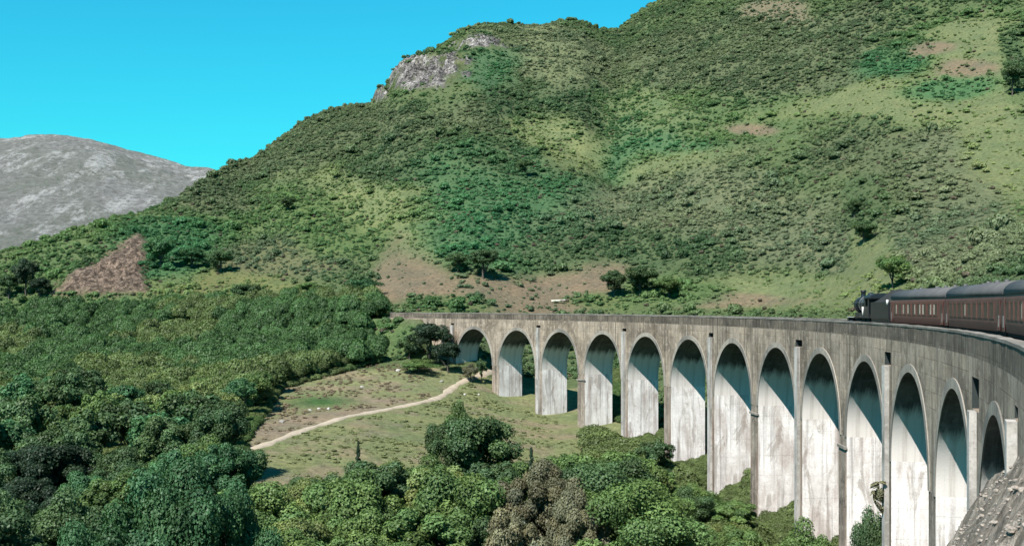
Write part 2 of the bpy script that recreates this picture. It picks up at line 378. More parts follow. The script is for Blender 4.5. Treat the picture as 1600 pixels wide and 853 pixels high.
# ------------------------------------------------------------------ the grey mountain far behind
def mountain():
    sk = [(-600, 300), (-300, 235), (-100, 224), (0, 228), (60, 223), (110, 224), (150, 229), (200, 244), (260, 261), (300, 272), (322, 273), (360, 292), (430, 330), (560, 400), (800, 478)]
    m, n, out = new_mat('grey mountain'); t = NT(n)
    tc = t.add('ShaderNodeTexCoord').outputs['Object']
    f = t.noise(tc, 0.085, 10, 0.85); g = t.noise(tc, 0.006, 5, 0.6, 0.6); st = t.noise(t.mapping(tc, (0.022, 0.006, 0.010)), 1.0, 8, 0.75)
    c = t.mix(t.ramp(f, [(0.38, 0), (0.62, 1)]), (.10, .104, .092), (.32, .31, .30))
    c = t.mix(t.ramp(g, [(0.4, 0.4), (0.6, 0.0)]), c, (.125, .140, .105))
    sc = t.math('MULTIPLY', t.ramp(st, [(0.50, 0), (0.58, 1)]), t.ramp(f, [(0.44, 0), (0.5, 1)]))
    c = t.mix(sc, c, (.40, .39, .38))
    p = t.add('ShaderNodeBsdfPrincipled'); t.l(c, p.inputs['Base Color']); p.inputs['Roughness'].default_value = 0.95; p.inputs['Specular IOR Level'].default_value = 0.1
    b = t.add('ShaderNodeBump'); b.inputs['Strength'].default_value = 1.0; b.inputs['Distance'].default_value = 14; t.l(f, b.inputs['Height']); t.l(b.outputs[0], p.inputs['Normal'])
    t.l(p.outputs[0], out.inputs[0])
    us = np.linspace(-600, 800, 420); D = 2900.0; ys = np.concatenate([np.linspace(1500, D, 160), np.linspace(D+15, D+900, 20)])
    sv = pchip(us, [s[0] for s in sk], np.array([s[1] for s in sk], float))
    U, Yg = np.meshgrid(us, ys, indexing='ij'); X = (U-800)/F*Yg
    tt = np.clip((Yg-1500)/(D-1500), 0, 1); zr = CAMZ+(Y0-sv)/F*D
    Z = -30+(zr[:, None]+30)*np.sin(tt*math.pi/2*0.92)/math.sin(math.pi/2*0.92) - np.clip(Yg-D, 0, None)*0.3
    Z = Z+(fbm(X/260, Yg/260, 5, 5)*42+(1-np.abs(fbm(X/70, Yg/110, 5, 6))*2)*22)*np.clip(tt*1.2, 0, 1)*(1-0.75*tt)
    tag(grid_mesh('mountain', X, Yg, Z, len(us), len(ys), m), kind='structure')
mountain()

# ------------------------------------------------------------------ path across the field
def ribbon(pts, w, mat, name, lift=0.06):
    P = [hit(u, v, 120, 300) for u, v in pts]
    Q = []
    for i in range(len(P)-1):
        for k in range(14): Q.append(P[i].lerp(P[i+1], k/14))
    Q.append(P[-1])
    for _ in range(25):
        Q = [Q[0]]+[(Q[i-1]+Q[i]*2+Q[i+1])/4 for i in range(1, len(Q)-1)]+[Q[-1]]
    X = []; Yv = []
    for i, q in enumerate(Q):
        d = (Q[min(i+1, len(Q)-1)]-Q[max(i-1, 0)]); nrm = Vector((-d.y, d.x, 0)).normalized(); ww = w*(1+0.22*math.sin(i*0.37)+0.15*math.sin(i*0.9))
        for k in range(7):
            s = (k/6-0.5)*ww; X.append(q.x+nrm.x*s); Yv.append(q.y+nrm.y*s)
    X = np.array(X); Yv = np.array(Yv); Z = ground_z(X, Yv)+lift
    Z = Z+np.tile(np.array([-.28, 0, .03, .05, .03, 0, -.28]), len(Q))
    return tag(grid_mesh(name, X, Yv, Z, len(Q), 7, mat), kind='structure')
path_mat = simple_mat('pale gravel', (.42, .35, .26), 0.95, 0, 0.2, 1.2, 0.4)
ribbon([(372, 712), (392, 703), (430, 690), (480, 670), (520, 658), (570, 646), (620, 637), (665, 628), (690, 620), (706, 606), (728, 594), (750, 587), (774, 580)], 1.7, path_mat, 'path', 0.15)

# ------------------------------------------------------------------ viaduct
def concrete(name, base, dark, pale, streak=0.6, block=0.0, rusty=0.0, board=0.0):
    base, dark, pale = [tuple(x*ALB for x in q) for q in (base, dark, pale)]
    m, n, out = new_mat(name); t = NT(n)
    uv = t.add('ShaderNodeTexCoord').outputs['UV']; ob = t.add('ShaderNodeTexCoord').outputs['Object']
    oi = t.add('ShaderNodeObjectInfo'); om = t.add('ShaderNodeVectorMath', operation='ADD'); cb = t.add('ShaderNodeCombineXYZ')
    t.l(t.math('MULTIPLY', oi.outputs['Random'], 97.3), cb.inputs[0]); t.l(uv, om.inputs[0]); t.l(cb.outputs[0], om.inputs[1]); uv0 = uv; uv = om.outputs[0]
    big = t.noise(uv, 0.16, 5, 0.6, 0.4); med = t.noise(uv, 1.1, 7, 0.68); fine = t.noise(ob, 7.0, 6, 0.7)
    c = t.mix(t.ramp(big, [(0.42, 0), (0.62, 1)]), base, dark)
    lich = t.noise(uv, 2.7, 8, 0.75, 0.5); c = t.mix(t.ramp(lich, [(0.56, 0), (0.66, .55)]), c, tuple(x*.5 for x in dark))
    c = t.mix(t.ramp(med, [(0.52, 0), (0.68, 0.7)]), c, pale)
    c = t.mix(t.ramp(med, [(0.32, 0.75), (0.44, 0)]), c, dark)
    vs = t.noise(t.mapping(uv, (1.6, 0.055, 1)), 1.0, 6, 0.62)
    c = t.mix(t.math('MULTIPLY', t.ramp(vs, [(0.50, 0), (0.64, 1)]), streak), c, tuple(x*0.42 for x in dark))
    vs2 = t.noise(t.mapping(uv, (2.3, 0.09, 1)), 1.0, 5, 0.6, 0.2)
    c = t.mix(t.math('MULTIPLY', t.ramp(vs2, [(0.56, 0), (0.68, 1)]), streak*0.7), c, pale)
    if board:
        wet = t.noise(t.mapping(uv, (0.55, 0.16, 1)), 1.0, 7, 0.66, 0.8); c = t.mix(t.ramp(wet, [(0.54, 0), (0.60, .62), (0.75, .8)]), c, (.24, .21, .185))
    h = t.math('MULTIPLY', fine, 0.35)
    if rusty:
        rn = t.noise(t.mapping(uv, (0.5, 0.1, 1)), 1.0, 5, 0.6)
        c = t.mix(t.math('MULTIPLY', t.ramp(rn, [(0.52, 0), (0.62, 1)]), rusty), c, (.18, .12, .09))
    if block:
        br = t.add('ShaderNodeTexBrick'); t.l(t.mapping(uv, (1, 1, 1)), br.inputs['Vector'])
        br.inputs['Scale'].default_value = 1.0; br.inputs['Brick Width'].default_value = 2.1; br.inputs['Row Height'].default_value = 1.05
        br.inputs['Mortar Size'].default_value = 0.022; br.inputs['Mortar Smooth'].default_value = 0.4; br.offset = 0.37
        br.inputs['Color1'].default_value = (.86, .86, .86, 1); br.inputs['Color2'].default_value = (1.12, 1.1, 1.05, 1); br.inputs['Mortar'].default_value = (.45, .42, .38, 1)
        gate = t.ramp(t.noise(uv, 0.35, 3, 0.6), [(0.38, 0), (0.56, block)])
        c = t.mix(gate, c, t.mix(1.0, c, br.outputs['Color'], 'MULTIPLY'))
        h = t.math('SUBTRACT', h, t.math('MULTIPLY', br.outputs['Fac'], t.math('MULTIPLY', gate, 0.6)))
        vo = t.add('ShaderNodeTexVoronoi', feature='DISTANCE_TO_EDGE'); vo.inputs['Scale'].default_value = 0.23
        wv = t.add('ShaderNodeVectorMath', operation='ADD'); nn = t.add('ShaderNodeTexNoise'); nn.inputs['Scale'].default_value = 1.3; nn.inputs['Detail'].default_value = 6; t.l(uv, nn.inputs['Vector'])
        t.l(uv, wv.inputs[0]); t.l(nn.outputs['Color'], wv.inputs[1]); t.l(wv.outputs[0], vo.inputs['Vector'])
        crack = t.math('MULTIPLY', t.ramp(vo.outputs['Distance'], [(0.0, 1.0), (0.011, 0.0)]), t.ramp(big, [(0.42, 0), (0.55, .9)]))
        c = t.mix(crack, c, (.05, .045, .04))
    if board:
        wv = t.add('ShaderNodeTexWave', wave_type='BANDS', bands_direction='X'); wv.inputs['Scale'].default_value = 0.55; wv.inputs['Distortion'].default_value = 0.4
        t.l(uv, wv.inputs['Vector'])
        br = t.add('ShaderNodeTexBrick'); t.l(uv, br.inputs['Vector']); br.inputs['Scale'].default_value = 1.0
        br.inputs['Brick Width'].default_value = 1.85; br.inputs['Row Height'].default_value = 2.4; br.inputs['Mortar Size'].default_value = 0.018; br.offset = 0.0
        br.inputs['Color1'].default_value = (.93, .93, .93, 1); br.inputs['Color2'].default_value = (1.05, 1.05, 1.05, 1); br.inputs['Mortar'].default_value = (.62, .6, .58, 1)
        c = t.mix(board, c, t.mix(1.0, c, br.outputs['Color'], 'MULTIPLY'))
        h = t.math('SUBTRACT', h, t.math('MULTIPLY', br.outputs['Fac'], 0.25))
    c = t.mix(0.8, c, t.ramp(fine, [(0.3, .78), (0.7, 1.18)]), 'MULTIPLY')
    p = t.add('ShaderNodeBsdfPrincipled'); t.l(c, p.inputs['Base Color']); p.inputs['Roughness'].default_value = 0.9; p.inputs['Specular IOR Level'].default_value = 0.2
    b = t.add('ShaderNodeBump'); b.inputs['Strength'].default_value = 0.7; b.inputs['Distance'].default_value = 0.06; t.l(h, b.inputs['Height']); t.l(b.outputs[0], p.inputs['Normal'])
    t.l(p.outputs[0], out.inputs[0]); return m
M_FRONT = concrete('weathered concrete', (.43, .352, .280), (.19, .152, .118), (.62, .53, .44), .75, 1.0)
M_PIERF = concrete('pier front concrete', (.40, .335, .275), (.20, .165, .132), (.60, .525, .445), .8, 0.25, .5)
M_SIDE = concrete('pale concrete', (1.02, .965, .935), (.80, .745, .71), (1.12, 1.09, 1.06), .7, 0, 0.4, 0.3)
M_VAULT = concrete('vault concrete', (.16, .16, .155), (.07, .072, .07), (.26, .26, .255), .5)  # dark tone: soffit shade painted into the colour
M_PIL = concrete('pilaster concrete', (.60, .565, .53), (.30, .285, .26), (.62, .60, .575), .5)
M_RING = concrete('ring concrete', (.43, .38, .325), (.20, .187, .165), (.38, .36, .33), .35)
M_PAR = concrete('stained parapet concrete', (.20, .165, .132), (.09, .075, .06), (.36, .31, .26), .85, 0.8)
M_COPE = concrete('coping concrete', (.29, .265, .235), (.15, .138, .12), (.38, .36, .33), .3)
M_DARK = simple_mat('recess dark', (.02, .03, .03), 0.9)  # shade inside the niches, put into a near-black lining colour

def shaded_vault():
    # shade under each vault crown is painted into the colour, fading raggedly over pale haunches
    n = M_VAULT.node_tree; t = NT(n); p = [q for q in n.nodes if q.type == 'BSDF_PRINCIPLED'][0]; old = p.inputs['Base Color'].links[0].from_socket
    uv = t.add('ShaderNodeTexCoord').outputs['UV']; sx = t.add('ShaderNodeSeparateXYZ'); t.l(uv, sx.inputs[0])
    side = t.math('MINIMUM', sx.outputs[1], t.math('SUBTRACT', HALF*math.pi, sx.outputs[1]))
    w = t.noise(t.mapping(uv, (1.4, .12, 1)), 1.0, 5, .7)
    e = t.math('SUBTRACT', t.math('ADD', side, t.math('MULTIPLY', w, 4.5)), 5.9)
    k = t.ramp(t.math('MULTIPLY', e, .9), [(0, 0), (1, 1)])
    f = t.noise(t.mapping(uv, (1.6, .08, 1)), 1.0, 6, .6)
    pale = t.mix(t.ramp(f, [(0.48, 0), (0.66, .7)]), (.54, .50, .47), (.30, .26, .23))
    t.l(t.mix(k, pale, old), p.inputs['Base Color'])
shaded_vault()
viaduct = empty('viaduct', W(0, 0, -12))
tag(viaduct, 'long curved railway viaduct of weathered grey concrete with thirteen tall arches on pale piers', 'viaduct')
vi_off = Vector(viaduct.location)
def vbuild(mb, name, mats):
    o = mb.build(name, mats, viaduct); o.matrix_parent_inverse = Matrix.Translation(-vi_off); return o
def vquad(mb, a0, a1, r0, r1, z00, z01, z10, z11, mi=0, flip=False):
    """wall quad between (a0,r0) and (a1,r1) with bottom/top heights"""
    pts = [W(a0, r0, z00), W(a1, r1, z10), W(a1, r1, z11), W(a0, r0, z01)]
    L0 = a0 if a0 != a1 else r0; L1 = a1 if a0 != a1 else r1
    uv = [(L0, z00), (L1, z10), (L1, z11), (L0, z01)]
    if flip: pts = pts[::-1]; uv = uv[::-1]
    mb.face(pts, mi, uv)
centers = [i*PITCH for i in range(13)]
piersc = [c+PITCH/2 for c in centers[:-1]]          # pier centres between the arches
pil_at = [-PITCH/2]+piersc[1::2]+[centers[-1]+PITCH/2+0.5]
NI_T = -2.25
NI = {p: (w, NI_T-h) for p, w, h in zip(pil_at, (.6, .8, .8, .9, 1.3, 1.2, 1.45, .8), (.4, .45, .5, .6, .75, 1.05, 1.65, .5))}
def archz(a):
    for c in centers:
        if abs(a-c) <= HALF+1e-6: return SPRING+math.sqrt(max(HALF*HALF-(a-c)**2, 0))
    return None
def build_viaduct():
    # --- spandrel walls (front and back) from the arches up to the deck
    cuts = {A_START, A_END}
    for c in centers:
        for k in range(29): cuts.add(round(c-HALF*math.cos(math.pi*k/28), 5))
    for p in pil_at: cuts.add(round(p-NI[p][0], 5)); cuts.add(round(p+NI[p][0], 5))
    a = A_START
    while a < A_END: 
        if all(abs(a-c) > HALF+0.3 for c in centers) and all(abs(a-p) > NI[p][0]+.2 for p in pil_at): cuts.add(round(a, 5))
        a += 1.7
    cuts = sorted(cuts)
    def bottom(a0, a1):
        m = (a0+a1)/2
        for c in centers:
            if abs(m-c) < HALF: return [SPRING+math.sqrt(max(HALF*HALF-(q-c)**2, 0)) for q in (a0, a1)], True
        if m < centers[0]: return [-22, -22], False
        if m > centers[-1]: return [-14, -14], False
        return [SPRING, SPRING], False
    mb = MB()
    for a0, a1 in zip(cuts, cuts[1:]):
        (b0, b1), _ = bottom(a0, a1); mid = (a0+a1)/2
        niche = [p for p in pil_at if abs(mid-p) < NI[p][0]]
        if niche:
            NI_B = NI[niche[0]][1]
            vquad(mb, a0, a1, 0, 0, b0, NI_B, b1, NI_B); vquad(mb, a0, a1, 0, 0, NI_T, DECK, NI_T, DECK)
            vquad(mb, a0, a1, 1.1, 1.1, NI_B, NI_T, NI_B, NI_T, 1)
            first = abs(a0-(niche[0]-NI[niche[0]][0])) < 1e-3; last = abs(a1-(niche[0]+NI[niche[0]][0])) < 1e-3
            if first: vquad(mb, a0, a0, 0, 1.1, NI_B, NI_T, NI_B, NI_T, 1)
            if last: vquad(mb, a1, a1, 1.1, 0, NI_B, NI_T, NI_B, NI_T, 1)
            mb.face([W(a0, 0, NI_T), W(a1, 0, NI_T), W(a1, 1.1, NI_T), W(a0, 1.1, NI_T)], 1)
            mb.face([W(a0, 0, NI_B), W(a0, 1.1, NI_B), W(a1, 1.1, NI_B), W(a1, 0, NI_B)], 0)
        else: vquad(mb, a0, a1, 0, 0, b0, DECK, b1, DECK)
        vquad(mb, a0, a1, DEPTH, DEPTH, b0, DECK, b1, DECK, 0, True)
    vquad(mb, A_END, A_END, 0, DEPTH, -14, DECK, -14, DECK); vquad(mb, A_START, A_START, 0, DEPTH, -22, DECK, -22, DECK, 0, True)
    # abutment side faces under the springing of the end arches
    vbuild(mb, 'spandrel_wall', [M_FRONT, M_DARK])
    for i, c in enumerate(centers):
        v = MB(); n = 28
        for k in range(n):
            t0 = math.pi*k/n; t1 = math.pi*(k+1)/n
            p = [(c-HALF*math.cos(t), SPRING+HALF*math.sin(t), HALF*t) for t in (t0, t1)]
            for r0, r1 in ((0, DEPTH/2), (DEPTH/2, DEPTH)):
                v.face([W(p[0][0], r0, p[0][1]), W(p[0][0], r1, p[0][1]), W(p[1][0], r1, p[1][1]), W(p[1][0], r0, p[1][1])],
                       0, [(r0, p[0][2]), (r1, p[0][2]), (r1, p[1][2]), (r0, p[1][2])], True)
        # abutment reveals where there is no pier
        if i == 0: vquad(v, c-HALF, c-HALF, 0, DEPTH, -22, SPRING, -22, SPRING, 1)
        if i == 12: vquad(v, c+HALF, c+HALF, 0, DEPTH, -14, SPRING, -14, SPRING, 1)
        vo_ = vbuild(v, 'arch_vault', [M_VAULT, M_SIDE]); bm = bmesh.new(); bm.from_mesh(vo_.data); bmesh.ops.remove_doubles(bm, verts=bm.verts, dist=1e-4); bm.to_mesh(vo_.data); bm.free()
        # raised ring of the arch
        rg = MB(); n = 36; w = 0.62; pr = -0.07
        for k in range(n):
            t0 = math.pi*k/n; t1 = math.pi*(k+1)/n
            f = lambda t, r: (c-r*math.cos(t), SPRING+r*math.sin(t))
            (ai0, zi0), (ao0, zo0), (ai1, zi1), (ao1, zo1) = f(t0, HALF), f(t0, HALF+w), f(t1, HALF), f(t1, HALF+w)
            rg.face([W(ai0, pr, zi0), W(ai1, pr, zi1), W(ao1, pr, zo1), W(ao0, pr, zo0)], 0, [(ai0, zi0), (ai1, zi1), (ao1, zo1), (ao0, zo0)])
            rg.face([W(ai0, pr, zi0), W(ai0, -0.001, zi0), W(ai1, -0.001, zi1), W(ai1, pr, zi1)], 0)
            rg.face([W(ao0, pr, zo0), W(ao1, pr, zo1), W(ao1, 0, zo1), W(ao0, 0, zo0)], 0)
            g2 = MB
        for t_ in (0, math.pi):
            a0 = c-HALF*math.cos(t_); a1 = c-(HALF+w)*math.cos(t_)
            rg.face([W(a0, pr, SPRING), W(a1, pr, SPRING), W(a1, 0, SPRING), W(a0, 0, SPRING)], 0)
        vbuild(rg, 'arch_ring', M_RING)
    # --- piers
    for i, p in enumerate(piersc):
        hw = PITCH/2-HALF; b = MB(); x, y, _ = W(p, 2.7, 0)
        zg = min(float(ground_z(*W(p, r, 0)[:2])) for r in (-1, 2.7, 6.5))-2.5
        if True:
            for (a0, a1) in ((p-hw, p), (p, p+hw)):
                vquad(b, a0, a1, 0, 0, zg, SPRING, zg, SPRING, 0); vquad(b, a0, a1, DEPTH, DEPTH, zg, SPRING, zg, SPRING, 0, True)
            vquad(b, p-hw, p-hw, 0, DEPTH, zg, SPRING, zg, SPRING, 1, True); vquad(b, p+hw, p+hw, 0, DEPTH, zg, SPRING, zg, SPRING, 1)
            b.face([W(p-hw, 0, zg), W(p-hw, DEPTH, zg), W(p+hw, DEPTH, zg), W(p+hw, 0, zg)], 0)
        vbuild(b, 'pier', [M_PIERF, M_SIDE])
        if i in (2, 6, 8):
            # impost ledge and the thicker brown facing below it
            q = MB(); q.box(p-hw-.12, p+hw+.12, -0.24, 0.0-.002, SPRING-1.15, SPRING-.9, 0, W); vbuild(q, 'impost', M_RING)
            q = MB(); q.box(p-hw+.06, p+hw-.06, -0.1, -0.002, zg, SPRING-1.16, 0, W); vbuild(q, 'pier_facing', M_PIERF)
    # --- pilasters under the niches
    for p in pil_at:
        zg = float(ground_z(*W(p, -0.5, 0)[:2]))-2
        q = MB(); q.box(p-.5, p+.5, -0.36, -0.002, zg, NI[p][1]-0.02, 0, W)
        vbuild(q, 'pilaster', M_PIL)
    # --- string course, parapets, coping
    def run(name, r0, r1, z0, z1, mat, step=1.9, jit=0.0, a_s=A_START, a_e=A_END):
        q = MB(); n = int((a_e-a_s)/step); A = [a_s+(a_e-a_s)*k/n for k in range(n+1)]
        jz = [random.uniform(-jit, jit) for _ in A]; jr = [random.uniform(-jit, jit) for _ in A]
        for k in range(n):
            a0, a1 = A[k], A[k+1]
            P0 = [(r0+jr[k], z0), (r1, z0), (r1, z1+jz[k]), (r0+jr[k], z1+jz[k])]
            P1 = [(r0+jr[k+1], z0), (r1, z0), (r1, z1+jz[k+1]), (r0+jr[k+1], z1+jz[k+1])]
            for e in range(4):
                f = (e+1) % 4; A0, B0, A1, B1 = P0[e], P0[f], P1[e], P1[f]
                off = [(0, 0), (0, 1), (0, 0), (0, 0)]
                uv = [(a0, A0[1]), (a0, B0[1]), (a1, B1[1]), (a1, A1[1])] if e in (1, 3) else [(a0, A0[0]), (a0, B0[0]), (a1, B1[0]), (a1, A1[0])]
                q.face([W(a0, A0[0], A0[1]), W(a0, B0[0], B0[1]), W(a1, B1[0], B1[1]), W(a1, A1[0], A1[1])], 0, uv)
        for a_, P_ in ((A[0], P0), (A[-1], P1)): q.face([W(a_, r, z) for r, z in P_], 0)
        return vbuild(q, name, mat)
    run('parapet', 0.0, 0.45, DECK, -0.14, M_PAR)
    run('parapet', DEPTH-.45, DEPTH, DECK, -0.14, M_PAR)
    run('coping', -0.035, 0.55, -0.14, 0.0, M_COPE, 1.4, 0.014)
    run('coping', DEPTH-.55, DEPTH+.1, -0.14, 0.0, M_COPE, 1.4, 0.014)
    run('deck', 0.45, DEPTH-.45, DECK-.4, DECK, M_COPE)
build_viaduct()
M_BALL = simple_mat('ballast', (.17, .15, .13), 0.95, 0, 0.4, 6, 0.6)
bl = MB()
A = np.linspace(A_START-3, A_END+20, 150)
for a0, a1 in zip(A, A[1:]):
    for (r0, z0), (r1, z1) in (((.5, DECK+.01), (1.1, -1.16)), ((1.1, -1.16), (4.3, -1.16)), ((4.3, -1.16), (4.95, DECK+.01))):
        bl.face([W(a0, r0, z0), W(a0, r1, z1), W(a1, r1, z1), W(a1, r0, z0)])
tag(bl.build('trackbed', M_BALL), kind='structure')
track = empty('railway_track', W(100, 2.72, -1.16)); tag(track, 'single railway track running along the top of the viaduct behind the parapet', 'track')
M_RAIL = simple_mat('rusty rail', (.16, .09, .06), 0.5, 0.6)
for r in (2.0, 3.44):
    q = MB()
    for a0, a1 in zip(A, A[1:]): q.box(a0, a1, r-.035, r+.035, -1.155, -1.02, 0, W)
    o = q.build('rail', M_RAIL, track); o.matrix_parent_inverse = Matrix.Translation(-Vector(track.location))

# ------------------------------------------------------------------ train
RAIL = -1.02; RT = 2.72
M_MAROON = simple_mat('maroon paint', (.125, .046, .036), 0.45, 0, 0.18, 1.5)
M_MAROON2 = simple_mat('dusty maroon paint', (.105, .042, .031), 0.55, 0, 0.3, 0.8)
M_ROOF = simple_mat('grey roof', (.085, .083, .085), 0.7, 0, 0.25, 0.8)
M_BLACK = simple_mat('black paint', (.014, .017, .022), 0.35, 0, 0.3, 2.0)
M_UNDER = simple_mat('underframe', (.015, .013, .012), 0.8)
M_CREAM = simple_mat('cream surround', (.42, .33, .27), 0.6)
M_GLASS = simple_mat('dark glass', (.05, .035, .032), 0.35)
M_BLIND = simple_mat('curtained glass', (.50, .42, .36), 0.25)
M_STEEL = simple_mat('bare steel', (.45, .45, .45), 0.35, 0.8)
M_WHITE = simple_mat('white paint', (.75, .75, .72), 0.5)
def wheelset(mb_parent, x, z, r, y):
    q = MB(); q.cyl((x, y-.07, z), (x, y+.07, z), r, r, 20)
    q.cyl((x, y-.10, z), (x, y-.07, z), r*1.07, r*1.07, 20) if y > 0 else q.cyl((x, y+.07, z), (x, y+.10, z), r*1.07, r*1.07, 20)
    return q.build('wheel', M_UNDER, mb_parent)
def coach(label, mats, wins, seed, share=.62):
    rnd = random.Random(seed); L = 19.6; c = empty('railway_coach'); tag(c, label, 'railway coach', 'maroon passenger coaches of the train')
    prof = [(-1.32, 1.05), (-1.40, 1.5), (-1.41, 2.1), (-1.36, 2.75), (-1.30, 3.0)]
    side = prof+[(-x, z) for x, z in prof[::-1]]
    b = MB()
    x0, x1 = -L/2, L/2
    for (ya, za), (yb, zb) in zip(side, side[1:]+side[:1]):
        b.face([(x0, ya, za), (x1, ya, za), (x1, yb, zb), (x0, yb, zb)])
    for x in (x0, x1): b.face([(x, y, z) for y, z in side], 1)
    body = b.build('body', [mats, M_UNDER], c)
    r = MB(); n = 14
    rp = [(-1.37*math.cos(math.pi*k/n), 2.99+0.78*math.sin(math.pi*k/n)**0.8) for k in range(n+1)]
    r.tube([[(x, y, z) for y, z in rp] for x in (x0-.05, x1+.05)], 0, True, True)
    roof = r.build('roof', M_ROOF, c)
    for k in range(7):
        q = MB(); x = x0+1.6+k*2.75; s = rnd.choice((-.35, .35)); q.cyl((x, s, 3.66), (x, s, 3.86), .16, .12, 10); q.build('roof_vent', M_ROOF, roof)
    u = MB(); u.box(x0+.1, x1-.1, -1.15, 1.15, .85, 1.045); u.box(-2.2, 2.2, -1.1, 1.1, .45, .85); u.build('underframe', M_UNDER, c)
    for bx in (-L/2+3.3, L/2-3.3):
        g = MB(); g.box(bx-1.7, bx+1.7, -1.12, -.98, .4, .72); g.box(bx-1.7, bx+1.7, .98, 1.12, .4, .72); bg_ = g.build('bogie', M_UNDER, c)
        for wx in (bx-1.25, bx+1.25):
            for y in (-.72, .72): wheelset(bg_, wx, .46, .46, y)
    for sgn in (-1, 1):
        for i, x in enumerate(wins):
            w = .62 if abs(x) < 8.4 else .36; zc0, zc1 = 1.78, 2.55; yy = sgn*1.41
            f = MB(); t = .07
            for (xa, xb, za, zb) in ((x-w-t, x+w+t, zc1, zc1+t), (x-w-t, x+w+t, zc0-t, zc0), (x-w-t, x-w, zc0, zc1), (x+w, x+w+t, zc0, zc1)):
                f.box(xa, xb, min(yy-.02*sgn, yy+.025*sgn), max(yy-.02*sgn, yy+.025*sgn), za, zb)
            fo = f.build('window', mats, c)
            g = MB(); lit = rnd.random() < share
            g.box(x-w, x+w, min(yy-.02*sgn, yy+.008*sgn), max(yy-.02*sgn, yy+.008*sgn), zc0, zc1); g.build('pane', M_GLASS, fo)
            if lit:
                k = rnd.choice((-1, 1)); g = MB(); xa, xb = (x-w, x-w*.25) if k < 0 else (x+w*.2, x+w)
                g.box(xa, xb, min(yy+.009*sgn, yy+.012*sgn), max(yy+.009*sgn, yy+.012*sgn), zc0+.03, zc1-.03); g.build('curtain', M_BLIND, fo)
        for x in (-L/2+.75, L/2-.75):
            yy = sgn*1.405; g = MB(); lo, hi = sorted((yy, yy+.03*sgn)); g.box(x-.38, x+.38, lo, hi, 1.12, 2.72)
            d = g.build('door', mats, c); g = MB(); lo, hi = sorted((yy+.031*sgn, yy+.05*sgn)); g.box(x-.22, x+.22, lo, hi, 1.8, 2.5); g.build('door_window', M_GLASS, d)
            g = MB(); lo, hi = sorted((yy+.031*sgn, yy+.09*sgn)); g.box(x+.26, x+.29, lo, hi, 1.3, 1.9); g.build('handrail', M_STEEL, d)
    for s in (-1, 1):
        g = MB(); lo, hi = sorted((s*L/2, s*(L/2+.08))); g.box(lo, hi, -.6, .6, 1.1, 3.1); g.build('gangway', M_UNDER, c)
    return c
def put_on_track(o, a):
    x, y, z = W(a, RT, RAIL); o.location = (x, y, z); t = th(a); o.rotation_euler = (0, 0, t-math.pi/2)     # local +x runs towards the near end
def a_of_Y(Yv, rho=RT):
    return (TH1-math.asin((Yv-CY)/(R+rho)))*R
A0c = a_of_Y(101.0)+10.0
w1 = [-7.3, -5.5, -3.7, -1.9, -0.1, 1.7, 3.5, 5.3, 7.1]
coaches = []
for i, (lb, mt) in enumerate((('maroon coach next to the locomotive with a row of curtained windows', M_MAROON),
                              ('middle maroon coach following the first one along the curve', M_MAROON2),
                              ('nearest maroon coach cut off by the right edge of the photo', M_MAROON2))):
    c = coach(lb, mt, w1, 5+i, (.75, .1, .2)[i]); put_on_track(c, A0c+i*19.76); coaches.append(c)
